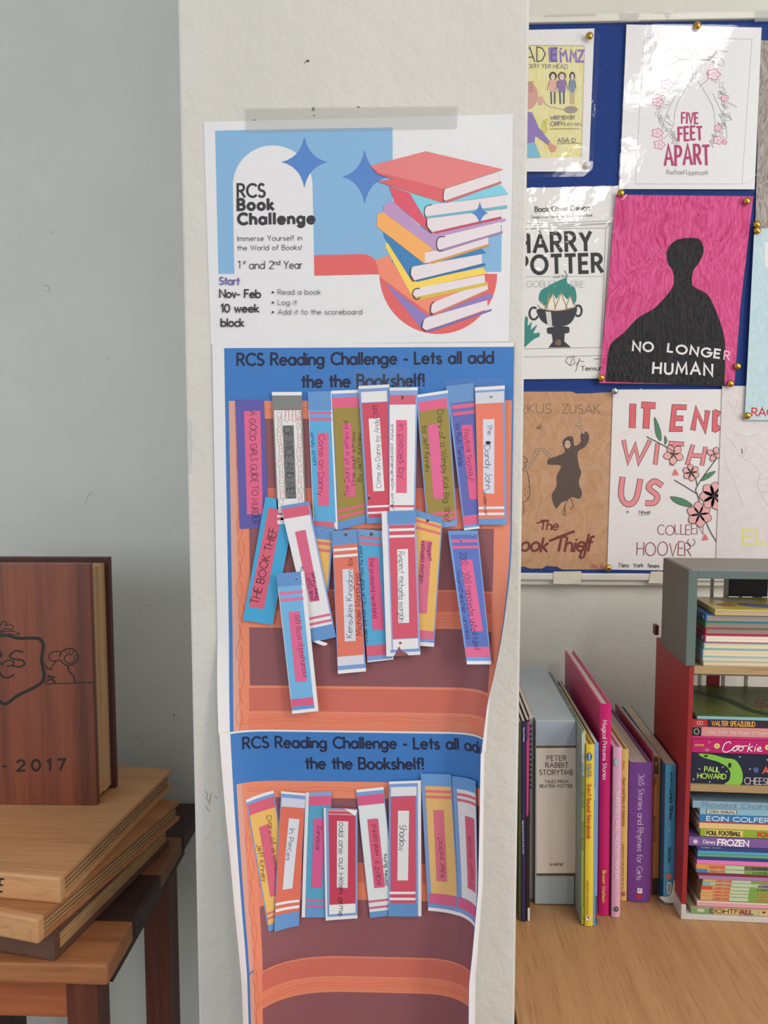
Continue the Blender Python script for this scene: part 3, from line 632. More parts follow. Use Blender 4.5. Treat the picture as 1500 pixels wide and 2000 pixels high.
strip('coral paper strip with two words on a white panel, with a blue foot', F1, [(485, 645), (697, 665), (640, 1812), (425, 1868)], .0048,
      [(0, 1, BM_BLUE), (0, .018, WH), (.045, .112, (208, 208, 226), .04, 1), (.112, .9, (222, 112, 90), .03, .99, 'printed_field'), (.806, .824, WH, .02, .98), (.848, .868, WH, .02, .98), (.892, 1, BT, 0, .98)],
      [('In Pieces', (557, 968), (528, 1245), 44, 3.6, (44, 50, 80))], [(552, 880), (645, 890), (583, 1490), (498, 1502)], (218, 218, 228))
strip('teal paper strip with a pink panel, third from the left on the lowest poster', F1, [(697, 658), (925, 652), (885, 1742), (663, 1742)], .0038,
      [(0, .98, (130, 165, 215), .13, 1), (.03, .105, (216, 92, 134), .13, 1), (.105, .925, (86, 160, 194), .15, 1, 'printed_field'), (.855, .873, (216, 96, 150), .15, 1), (.9, .918, (216, 96, 150), .15, 1), (.925, 1, (100, 150, 200), .15, 1)],
      [('Zanzibar', (800, 948), (785, 1160), 38, 3.4, (70, 30, 70))], [(770, 883), (868, 883), (838, 1485), (748, 1485)], (212, 90, 142))
strip('crimson paper strip with a folded white top corner on the lowest poster', F1, [(855, 790), (1148, 800), (1148, 1750), (872, 1770)], .0060,
      [(0, .97, (132, 160, 206), .06, 1), (.01, .86, (196, 62, 88), .14, .94, 'printed_field'), (.012, .03, (212, 150, 160), .14, .94), (.045, .058, (212, 150, 160), .14, .94), (.86, .945, WH, .12, .94)],
      [('odd one out Helen orme', (985, 918), (985, 1732), 48, 4, (40, 30, 44))], [(970, 905), (1068, 908), (1063, 1487), (968, 1482)], (218, 218, 220),
      extra=lambda c, st: c.poly('folded_corner', [(1028, 795), (1146, 814), (1130, 862)], (238, 236, 232)))
strip('white paper strip leaning left with writing reading upward on the lowest poster', F2, [(25, 632), (262, 608), (385, 1715), (145, 1743)], .0040,
      [(0, 1, BM_BLUE), (0, .022, WH), (.05, .125, (214, 92, 134), .02, .97), (.125, .96, (220, 226, 228), .01, .97, 'printed_field'), (.865, .883, (212, 104, 134), 0, .98), (.915, .933, (212, 104, 134), 0, .98), (.955, 1, BT)],
      [('AGENT 9 : mind control', (245, 1458), (195, 935), 42, 3.6, (90, 20, 60)), ('James Burks', (300, 1470), (285, 1190), 28, 3.4, bk)], [(122, 890), (215, 882), (275, 1478), (183, 1487)], (214, 90, 120))
strip('red paper strip with a one-word title and a broad white right margin', F2, [(310, 562), (588, 552), (592, 1732), (307, 1730)], .0058,
      [(0, 1, BM_BLUE, 0, .9), (0, .018, WH), (.042, .108, (226, 222, 226), .06, .86), (.112, .9, (206, 80, 104), .06, .83, 'printed_field'), (.815, .833, WH, .02, .82), (.86, .878, WH, .02, .82), (.905, 1, (98, 146, 198), 0, .85)],
      [('Shadow', (408, 938), (395, 1160), 58, 4.4, (36, 46, 66))], [(388, 815), (485, 815), (475, 1420), (382, 1420)], (224, 224, 224))
strip('yellow paper strip with a blue top, second from the right on the lowest poster', F2, [(585, 493), (848, 500), (915, 1725), (650, 1680)], .0048,
      [(0, 1, (120, 154, 206)), (0, .085, (104, 152, 206)), (.088, .87, (224, 180, 114), .12, .96, 'printed_field'), (.115, .135, (218, 118, 116), .12, .96), (.155, .175, (218, 118, 116), .12, .96), (.87, .945, (212, 98, 136), .05, .93), (.975, 1, WH)],
      [('Killer Instinct.', (798, 1388), (765, 1035), 40, 3.2, (90, 30, 50))], [(697, 812), (783, 810), (812, 1432), (725, 1425)], (212, 108, 130))
def fixr(q):
    a, b, cc, d = q; w = .0297
    return [a, (a[0] + w, a[1] - .001), (d[0] + w, d[1] - .002), d]
strip('white paper strip wrapped round the curled right edge of the lowest poster', F2, [(855, 515), (1085, 540), (1040, 1760), (915, 1722)], .0048,
      [(0, 1, (124, 156, 208)), (0, .085, (100, 152, 208)), (.088, .865, (224, 222, 226), .16, .96, 'printed_field'), (.115, .135, (216, 104, 122), .16, .96), (.155, .175, (216, 104, 122), .16, .96), (.87, .945, (212, 92, 134), .0, .93), (.975, 1, WH)],
      [('st', 'Flash flood', (74, 372), (64, 205), 15, 1.4, (90, 30, 50))], (.43, .27, .86, .78), (212, 92, 122), uvfix=fixr)

# clear tape pieces
def tape(label, pts, h, m=None, name='clear_tape'):
    c = Canvas(CURL, h); cen = CURL.P(*c.uv(pts[0]), h)
    r = thing(name, label, 'tape', cen, 'clear tape on the posters'); c.quad('strip', pts, m or clear(cloud=.03, rough=.08, wav=.9, sc=45)); c.build(r)
tape('clear tape strip across the heading above the red and white strips', [(690, 722), (800, 716), (802, 778), (694, 782)], .0056)
tape('clear tape strip over the tops of the indigo and coral strips at upper right', [(868, 742), (985, 738), (986, 800), (872, 806)], .0066)
tape('crinkled clear tape at the lower right of the middle poster', [(800, 1392), (915, 1398), (918, 1432), (802, 1428)], .0026)
tape('clear tape over the torn tops in the middle row', [(640, 1034), (745, 1030), (745, 1062), (642, 1066)], .0110)
tape('clear tape over the foot of the light blue top row strip', [(604, 1012), (655, 1012), (655, 1036), (604, 1036)], .0084)
# ------------------------------------------------------------------ pin board on the back wall
YB = 1.262
zt, zb = aty(1250, 44, YB)[2], aty(1150, 1119, YB)[2]
zt2, zb2 = aty(1250, 22, YB)[2], aty(1150, 1143, YB)[2]
bd = thing('pin_board', 'blue felt pin board with white metal frame on the wall right of the pillar', 'board', (.5, YW, zb2))
box('felt_panel', W0, XR + .02, 1.05, YB, YW - .001, zb - .006, zt + .006, mat((28, 58, 128), 'felt'), bd)
alu = mat((214, 212, 204), 'gloss', rough=.3)
box('frame_rail', W0, XR + .005, 1.06, YB - .006, YW - .001, zt, (zt + zt2) / 2 + .003, alu, bd, .002)
box('frame_rail', W0, XR + .005, 1.06, YB + .001, YW - .001, (zt + zt2) / 2 + .003, zt2, alu, bd, .002)
box('frame_rail', W0, XR + .005, 1.06, YB - .006, YW - .001, (zb + zb2) / 2 - .001, zb, alu, bd, .002)
box('frame_rail', W0, XR + .005, 1.06, YB + .001, YW - .001, zb2, (zb + zb2) / 2 - .001, alu, bd, .002)
FP = Plane((0, YB, 0), (0, -1, 0))
mt = mat((214, 208, 192), rough=.5, bump=.6)
for lb_, pts in (('whitish masking tape patch over the bottom board rail near the pillar', [(218, 1152), (384, 1150), (382, 1222), (300, 1228), (216, 1224)]),
                 ('whitish masking tape patch over the bottom board rail beside the grey crate', [(800, 1152), (862, 1150), (900, 1170), (900, 1222), (785, 1222)])):
    c = Canvas(FP, .0072, (1010, 740, 3.0612)); r = thing('masking_tape', lb_, 'tape', FP.P(*c.uv(pts[-1]), .0072)); c.poly('strip', pts, mt); c.build(r)
for lb_, pts in (('cloudy tape patch on the top board rail left of the tall flower drawing', [(612, 62), (734, 66), (728, 128), (618, 130)]),
                 ('short cloudy tape strip on the top board rail above the flower drawing', [(820, 60), (942, 52), (905, 122), (880, 78), (818, 80)]),
                 ('cloudy tape at the right end of the top board rail', [(1426, 52), (1540, 52), (1540, 128), (1420, 130)]),
                 ('thin cloudy tape strip on the top board rail beside the pillar', [(160, 86), (470, 72), (470, 92), (160, 100)])):
    c = Canvas(FP, .0072, (1010, 0, 3.0612)); r = thing('masking_tape', lb_, 'tape', FP.P(*c.uv(pts[-1]), .0072)); c.poly('strip', pts, clear(cloud=.35, rough=.25)); c.build(r)
FILM = clear(cloud=.0, rough=.06, wav=.30, sc=12)
FILM2 = clear(cloud=.0, rough=.05, wav=.5, sc=14)
GA, GB, GC = (1010, 0, 3.0612), (1010, 360, 3.0612), (1010, 740, 3.0612)
def sheet(label, frame, pts, col, h, draw, film=None, fm=None, name='drawing_sheet', tiltdeg=0.0):
    n = Vector((math.sin(D2R(tiltdeg)), -1, math.sin(D2R(max(0, tiltdeg) * .5))))
    q = FP.inv(frame[0] + sum(p[0] for p in pts) / len(pts) / frame[2], frame[1] + sum(p[1] for p in pts) / len(pts) / frame[2])
    sp = Plane((q[0], YB, q[1]), n) if tiltdeg else FP
    c = Canvas(sp, h, frame)
    r = thing(name, label, 'drawing', FP.P(*FP.inv(frame[0] + (pts[-1][0] + pts[-2][0]) / 2 / frame[2], frame[1] + pts[-1][1] / frame[2]), h), 'book cover drawings pinned to the blue board')
    c.poly('paper', pts, col if isinstance(col, bpy.types.Material) else mat(col, bump=.15))
    draw(c); c.h += .0003
    if film: c.poly('laminate_film', film, fm or FILM)
    c.build(r); return r
pen = (96, 96, 100); blk = (24, 22, 26)
GR = (150, 150, 150); GR2 = (172, 172, 172)
# top left sheet
def d1(c):
    yl = mat((222, 214, 130), 'crayon', c2=(232, 228, 206), scale=5, axis='Z')
    c.poly('coloured_field', [(-40, 268), (400, 272), (384, 940), (-40, 948)], yl)
    pur, lil = (92, 80, 140), (138, 118, 184)
    c.lines('drawn_lettering', [[(75, 282), (20, 372)], [(75, 282), (105, 370)], [(50, 342), (98, 342)], [(118, 280), (118, 368), (150, 362), (168, 322), (150, 288), (118, 280)]], 8, (88, 86, 98))
    c.poly('drawn_lettering', [(186, 285), (240, 278), (240, 372), (190, 372)], lil)
    c.lines('drawn_lettering', [[(240, 290), (205, 296), (206, 362), (240, 366)], [(206, 328), (236, 326)]], 7, pur)
    c.lines('drawn_lettering', [[(262, 372), (258, 312), (275, 330), (290, 305), (300, 368)], [(318, 370), (322, 302), (340, 340), (352, 305), (352, 370)], [(364, 302), (396, 302), (364, 368), (398, 368)]], 14, lil)
    c.ell('drawn_lettering', 262, 292, 8, 8, lil)
    c.text('drawn_lettering', "RECKIN' YER HEAD", (20, 404), (302, 410), 24, 3, (90, 80, 120), jit=.08)
    for x, hair, top, leg, w in ((214, (50, 42, 44), (220, 170, 160), (60, 90, 110), 22), (268, (120, 84, 90), (140, 112, 170), (60, 90, 110), 24), (330, (50, 50, 60), (120, 140, 170), (200, 170, 160), 16)):
        fg = 'drawn_girl#%d' % x; c.ell(fg, x, 455, w * 1.05, 26, hair); c.ell(fg, x, 460, w * .6, 19, (226, 208, 196))
        c.poly(fg, [(x - w, 478), (x + w, 478), (x + w * .9, 552), (x - w * .9, 552)], top)
        c.lines(fg, [[(x - w * .5, 552), (x - w * .4, 620)], [(x + w * .5, 552), (x + w * .5, 618)]], 9, leg)
        c.lines(fg, [[(x - w, 485), (x - w * 1.5, 540)], [(x + w, 485), (x + w * 1.4, 530)]], 3, (70, 60, 70))
        c.ell(fg, x - 6, 456, 2, 2, blk); c.ell(fg, x + 6, 456, 2, 2, blk)
    c.ell('drawn_ball', 322, 655, 40, 21, (150, 146, 142))
    c.curve('drawn_ball', [(160, 605), (190, 635), (285, 655)], 2.5, GR)
    c.ell('drawn_figure', 62, 570, 62, 82, (206, 156, 146)); c.lines('drawn_figure', [[(30, 490 + k * 11), (96, 488 + k * 12)] for k in range(6)], 3, (150, 84, 80)); c.ell('drawn_figure', 142, 600, 16, 28, (216, 168, 158))
    c.poly('drawn_figure', [(20, 660), (90, 672), (128, 760), (200, 850), (186, 866), (110, 810), (104, 850), (20, 870)], lil)
    c.poly('drawn_figure', [(188, 848), (212, 862), (240, 878), (226, 906), (204, 908), (190, 880)], (214, 150, 130))
    c.poly('drawn_figure', [(20, 868), (106, 850), (142, 940), (20, 946)], (122, 184, 214))
    c.lines('drawn_figure', [[(160, 720), (150, 780), (172, 792)], [(160, 720), (182, 712)], [(170, 720), (176, 780)]], 9, (206, 204, 90))
    c.text('drawn_lettering', 'WRITTEN BY', (200, 716), (346, 712), 22, 3, (92, 90, 130), jit=.08)
    c.text('drawn_lettering', 'ORFN', (200, 752), (285, 750), 24, 3, (92, 90, 130), jit=.08); c.text('drawn_lettering', 'RYAN', (300, 752), (385, 750), 18, 2.5, (140, 138, 160), jit=.08)
    c.line('drawn_lettering', [(198, 770), (372, 768)], 2.5, pen); c.text('drawn_lettering', 'ASA D', (242, 850), (350, 848), 24, 3, (92, 90, 130), jit=.08); c.line('drawn_lettering', [(238, 858), (378, 855)], 2.5, pen)
    c.lines('drawn_lettering', [[(20, 270), (400, 272)], [(404, 274), (386, 938)]], 2, GR)
    c.ring('drawn_lettering', 380, 988, 6, 8, 2.5, (226, 130, 140)); c.line('drawn_lettering', [(366, 980), (366, 998)], 2.5, (226, 130, 140))
sheet('laminated yellow drawing of three girls, topmost sheet beside the pillar', GA, [(-80, 182), (462, 170), (428, 1026), (-80, 1026)], (226, 226, 228), .0042, d1, [(-90, 178), (465, 165), (498, 210), (452, 1010), (395, 1056), (-90, 1062)], tiltdeg=.8)
# flower lungs drawing
def d2(c):
    g1 = (140, 140, 144)
    c.lines('drawn_frame', [[(758, 226), (1404, 234), (1344, 1100), (706, 1100), (758, 226)]], 2.2, (150, 150, 152))
    c.lines('drawn_frame', [[(1404, 234), (1440, 200)], [(1344, 1100), (1398, 1084), (1440, 1030)]], 2, (190, 190, 192))
    random.seed(5)
    for s_ in (-1, 1):
        cx = 1060
        c.curve('drawn_flower', [(cx + s_ * 10, 345), (cx + s_ * 90, 362), (cx + s_ * 170, 395), (cx + s_ * 160, 350), (cx + s_ * 60, 340)], 3.2, g1)
        c.curve('drawn_flower', [(cx + s_ * 12, 330), (cx + s_ * 60, 280), (cx + s_ * 110, 262), (cx + s_ * 150, 300), (cx + s_ * 200, 310)], 3.2, g1)
        c.curve('drawn_flower', [(cx + s_ * 20, 360), (cx + s_ * 90, 355), (cx + s_ * 130, 300), (cx + s_ * 60, 290)], 3.2, g1)
        c.curve('drawn_flower', [(cx + s_ * 18, 380), (cx + s_ * 10, 460), (cx + s_ * 50, 530), (cx + s_ * 110, 640), (cx + s_ * 130, 760), (cx + s_ * 190, 830), (cx + s_ * 180, 720), (cx + s_ * 110, 560)], 3.2, g1)
        c.curve('drawn_flower', [(cx + s_ * 14, 360), (cx + s_ * 110, 360), (cx + s_ * 100, 450), (cx + s_ * 30, 520)], 3.2, g1)
        for k in range(46):
            a = random.uniform(0, 1); x = cx + s_ * (60 + 150 * math.sin(a * 3.0) * random.uniform(.5, 1) + 10); y = 430 + a * 420
            l = random.uniform(20, 48); an = random.uniform(-.9, 1.4)
            q = (x + s_ * l * math.cos(an), y + l * math.sin(an))
            c.curve('drawn_flower', [(x, y), ((x + q[0]) / 2 - 7, (y + q[1]) / 2 - 9), q, ((x + q[0]) / 2 + 7, (y + q[1]) / 2 + 9), (x, y)], 2.4, g1, n=3)
    c.lines('drawn_flower', [[(1060 + d, 345), (1060 + d * 1.6, 280)] for d in (-22, -12, 0, 12, 22)], 2.4, g1)
    c.h += .00004
    pk = (208, 96, 146)
    for x, y, r_ in ((895, 505, 34), (840, 610, 30), (838, 795, 30), (850, 865, 30), (1175, 445, 36), (1240, 588, 20), (1200, 765, 20), (1200, 838, 26), (1240, 850, 14)):
        p = [(x + r_ * (1 + .22 * math.cos(5 * a)) * math.cos(a), y + r_ * .85 * (1 + .22 * math.cos(5 * a)) * math.sin(a)) for a in [i * .314 for i in range(20)]]
        c.poly('drawn_flower', p, (232, 218, 226), False); c.h += .00002; c.line('drawn_flower', p, 4, pk, True); c.ring('drawn_flower', x, y, r_ * .3, r_ * .24, 3, pk)
    c.h += .00004
    mg = (176, 34, 104)
    c.text('drawn_lettering', 'FIVE', (985, 738), (1082, 738), 64, 10, mg, jit=.03, gap=.3); c.text('drawn_lettering', 'FEET', (966, 838), (1106, 834), 78, 12, mg, jit=.03, gap=.3); c.text('drawn_lettering', 'APART', (884, 988), (1150, 982), 116, 15, mg, jit=.03, gap=.3)
    c.text('drawn_lettering', 'Rachael Lippincott', (895, 1040), (1142, 1044), 26, 4, (178, 176, 178), jit=.05)
sheet('tall laminated pencil drawing of flowers around three magenta words', GA, [(654, 146), (1462, 165), (1420, 1132), (612, 1130)], (228, 228, 232), .0046, d2, [(648, 140), (1490, 150), (1440, 1150), (604, 1142)], tiltdeg=-.35)
# grey crayon sheet at the right edge
sheet('grey pencilled sheet cut off by the right edge of the photo, beside the flower drawing', GA, [(1452, 240), (1700, 250), (1700, 1400), (1424, 1370)], mat((128, 116, 112), 'crayon', c2=(196, 190, 184), scale=6), .0028, lambda c: None)
# book cover design sheet with goblet
def d4(c):
    c.text('printed_line', 'Book Cover Design', (108, 164), (432, 154), 30, 6, blk, gap=.2); c.text('printed_line', 'Design a new cover for your favourite book.', (86, 204), (454, 192), 16, 2.6, (80, 80, 84), gap=.2)
    c.lines('drawn_frame', [[(-20, 240), (572, 218)], [(-20, 270), (556, 236), (512, 968)], [(-20, 252), (560, 232)], [(560, 232), (530, 262), (-20, 268)], [(572, 218), (520, 975), (-20, 985)], [(530, 262), (500, 972)], [(-20, 1034), (506, 1024)]], 2.2, (60, 60, 64))
    c.text('drawn_lettering', 'HARRY', (10, 408), (440, 394), 108, 22, blk, gap=.34); c.text('drawn_lettering', 'POTTER', (10, 536), (508, 522), 104, 22, blk, gap=.32)
    c.text('drawn_lettering', 'and the', (218, 562), (300, 558), 20, 2.4, GR, jit=.05); c.text('drawn_lettering', 'GOBLET of FIRE', (55, 614), (402, 616), 36, 3.4, (186, 186, 186), jit=.05)
    c.line('drawn_lettering', [(40, 552), (512, 550)], 2, GR)
    navy, gold, teal = (34, 34, 50), (166, 134, 86), (34, 132, 124)
    c.poly('drawn_cup', smooth([(134, 700), (140, 640), (180, 612), (220, 590), (292, 560), (300, 590), (345, 620), (352, 700), (300, 730), (200, 730)], True, 4), teal)
    c.poly('drawn_cup', [(168, 745), (190, 690), (215, 652), (235, 688), (262, 648), (300, 690), (316, 668), (338, 720), (330, 748)], (232, 228, 224))
    for p in ([(168, 745), (215, 652), (228, 745)], [(225, 745), (262, 650), (300, 745)], [(290, 740), (318, 666), (338, 720)], [(140, 700), (180, 740), (190, 650)]): c.line('drawn_cup', p, 7, gold)
    c.h += .00004
    c.poly('drawn_cup', smooth([(124, 745), (240, 756), (352, 735), (345, 790), (310, 836), (240, 852), (165, 830), (130, 790)], True, 4), navy)
    c.ring('drawn_cup', 100, 772, 26, 36, 12, navy, 30, 300); c.ring('drawn_cup', 366, 756, 20, 32, 12, navy, -150, 130)
    c.poly('drawn_cup', smooth([(188, 856), (300, 850), (312, 872), (300, 890), (192, 894), (180, 874)], True, 3), navy)
    c.poly('drawn_cup', [(208, 894), (285, 892), (282, 940), (322, 974), (188, 976), (214, 940)], navy); c.h += .00004
    c.poly('drawn_cup', [(170, 760), (202, 762), (210, 846), (182, 842)], (206, 206, 206)); c.ring('drawn_cup', 246, 946, 14, 16, 4, gold)
    c.line('drawn_cup', smooth([(124, 720), (150, 745), (240, 756), (335, 740), (352, 715)], False, 4), 4, gold)
    c.text('drawn_cup', '4', (240, 956), (254, 956), 20, 3, gold)
    c.lines('drawn_cup', [[(296, 560), (300, 545), (285, 515)]], 4, teal)
    c.poly('drawn_cup', [(52, 785), (66, 800), (62, 850), (90, 820), (80, 870), (122, 838), (96, 892), (136, 886), (134, 910), (100, 925), (60, 960), (35, 985), (35, 860)], teal)
    c.lines('drawn_lettering', [[(345, 1030), (300, 1035), (290, 1060), (320, 1085), (345, 1070), (340, 1035)], [(330, 1040), (318, 1080)], [(375, 1040), (350, 1120)], [(352, 1085), (372, 1052), (400, 1062)], [(460, 1045), (505, 1042)]], 2.5, blk)
    c.text('drawn_lettering', 'Temur', (382, 1112), (505, 1112), 28, 3.2, blk, jit=.08)
sheet('laminated book cover sheet with a dark two-handled cup, beside the pillar', GB, [(-40, 24), (606, 10), (588, 1160), (-40, 1166)], (226, 226, 226), .0024, d4, [(-40, 20), (610, 6), (592, 1166), (-40, 1174)], FILM2, tiltdeg=.5)
# pink sheet with black figure
def d5(c):
    body = smooth([(905, 372), (960, 330), (1060, 320), (1100, 340), (1116, 400), (1090, 465), (1052, 520), (1046, 590), (1070, 620), (1140, 660), (1190, 760), (1226, 860), (1244, 960), (1244, 1080), (1240, 1205)], False, 4) + [(527, 1180)] + smooth([(535, 1080), (556, 960), (640, 885), (720, 800), (820, 740), (905, 650), (936, 590), (930, 520), (900, 470), (892, 410)], False, 4)
    c.poly('drawn_figure', body, mat((14, 13, 16), 'crayon', c2=(66, 62, 66), scale=6, axis='Z', rough=.7))
    w = (226, 222, 226)
    c.text('drawn_lettering', 'NO', (692, 994), (812, 1000), 52, 12, w, jit=.04, gap=.35); c.text('drawn_lettering', 'LONGE', (900, 1000), (1210, 1040), 48, 12, w, jit=.04, gap=.36); c.text('drawn_lettering', 'R', (1236, 1048), (1268, 1052), 52, 8, (232, 190, 210), jit=.04)
    c.text('drawn_lettering', 'HUMAN', (812, 1128), (1166, 1142), 64, 13, w, jit=.04, gap=.36)
    c.line('drawn_figure', [(782, 452), (798, 442)], 5, (120, 20, 60))
sheet('magenta crayon drawing of a faceless black figure with white capitals', GB, [(592, 62), (1412, 72), (1336, 720), (1298, 1200), (492, 1188), (540, 640)], mat((222, 96, 154), 'crayon', c2=(182, 30, 96), scale=3, axis='X', rough=.6), .0062, d5, [(586, 56), (1424, 66), (1306, 1212), (484, 1196)], FILM2, tiltdeg=.5)
# blue crayon sheet right edge
sheet('pale blue crayon sheet at the right edge of the board with red letters', GB, [(1418, 262), (1700, 268), (1700, 1410), (1360, 1410)], mat((176, 206, 216), 'crayon', c2=(206, 222, 226), scale=5), .0075,
      lambda c: (c.quad('title_panel', [(1482, 345), (1560, 345), (1560, 490), (1482, 490)], (220, 224, 226)), c.text('drawn_lettering', 'RACH', (1404, 1384), (1580, 1386), 46, 9, (196, 44, 60))))
# brown sheet
def d7(c):
    ln = (84, 66, 52); cloak = (82, 62, 54)
    c.text('drawn_lettering', 'RKUS', (14, 208), (205, 206), 56, 3, (72, 60, 50), jit=.03); c.text('drawn_lettering', 'ZUSAK', (270, 206), (496, 208), 54, 3, (72, 60, 50), jit=.03)
    c.poly('drawn_figure', smooth([(270, 380), (300, 345), (335, 350), (342, 400), (380, 378), (378, 335), (412, 315), (430, 340), (425, 380), (400, 412), (362, 440), (370, 520), (384, 560), (368, 620), (388, 680), (372, 718), (330, 706), (300, 726), (262, 742), (232, 776), (206, 700), (236, 640), (236, 580), (262, 520), (185, 512), (186, 480), (215, 470), (285, 438)], True, 3), cloak)
    c.ell('drawn_figure', 302, 392, 17, 24, (206, 178, 150))
    for x, y in ((296, 388), (309, 386)): c.ell('drawn_figure', x, y, 3, 4, ln)
    c.line('drawn_figure', [(296, 404), (308, 404)], 2.5, ln)
    sk = (208, 178, 148)
    for p in ([(400, 328), (372, 272), (352, 270)], [(372, 272), (378, 232)], [(206, 470), (150, 420), (120, 425)], [(120, 425), (90, 500), (55, 530)]): c.line('drawn_figure', p, 13, ln); 
    c.h += .00004
    for p in ([(400, 328), (372, 272), (352, 270)], [(372, 272), (378, 232)], [(206, 470), (150, 420), (120, 425)], [(120, 425), (90, 500), (55, 530)]): c.line('drawn_figure', p, 7, sk)
    for p in ([(305, 722), (285, 760), (292, 812), (276, 806), (288, 745)], [(322, 716), (336, 760), (320, 778)]): c.line('drawn_figure', smooth(p, False, 4), 4, ln)
    c.curve('drawn_figure', [(20, 462), (48, 470), (64, 498), (44, 500), (50, 520), (28, 545)], 4, ln); c.curve('drawn_figure', [(30, 548), (62, 560), (76, 680), (60, 725), (24, 740)], 4, ln)
    c.lines('drawn_figure', [[(36, 742), (44, 800), (30, 815)], [(24, 745), (30, 800)]], 3.5, ln)
    for k in range(9): c.ell('drawn_figure', 34 + (k * 17) % 36, 575 + k * 17, 2.6, 2.6, ln)
    rb = (110, 36, 26)
    c.text('drawn_lettering', 'The', (135, 902), (244, 902), 56, 8, rb, slant=.15, jit=.04)
    c.text('drawn_lettering', 'ook Thief', (20, 1030), (440, 1030), 84, 13, rb, slant=.2, jit=.04)
    c.line('drawn_lettering', [(118, 862), (190, 846)], 8, rb); c.line('drawn_lettering', [(195, 968), (340, 912)], 15, rb)
    c.curve('drawn_lettering', [(430, 930), (415, 990), (400, 1060), (376, 1065), (395, 1010)], 12, rb)
    c.ell('stain', 132, 292, 16, 9, (140, 104, 76)); c.line('stain', [(132, 292), (150, 262)], 4, (140, 104, 76)); c.ell('stain', 522, 372, 4, 3, (120, 90, 60))
    c.text('drawn_lettering', 'Jss 11', (440, 1130), (515, 1132), 26, 4, (200, 110, 100), jit=.06)
brown = mat((198, 158, 126), 'crayon', c2=(180, 136, 100), scale=1.0)
def d7b(c):
    for i, (a, b, cc) in enumerate((((10, 1066), (80, 1075), (180, 1090)),)): pass
    d7(c)
sheet('brown tea-stained sheet with a hooded dancing figure, beside the pillar', GC, [(-40, 76), (330, 76), (352, 88), (440, 86), (572, 78), (540, 1140), (268, 1140), (240, 1124), (176, 1118), (150, 1134), (78, 1134), (40, 1122), (-40, 1124)], brown, .0012, d7b, [(-40, 62), (574, 66), (544, 1146), (-40, 1140)], FILM2)
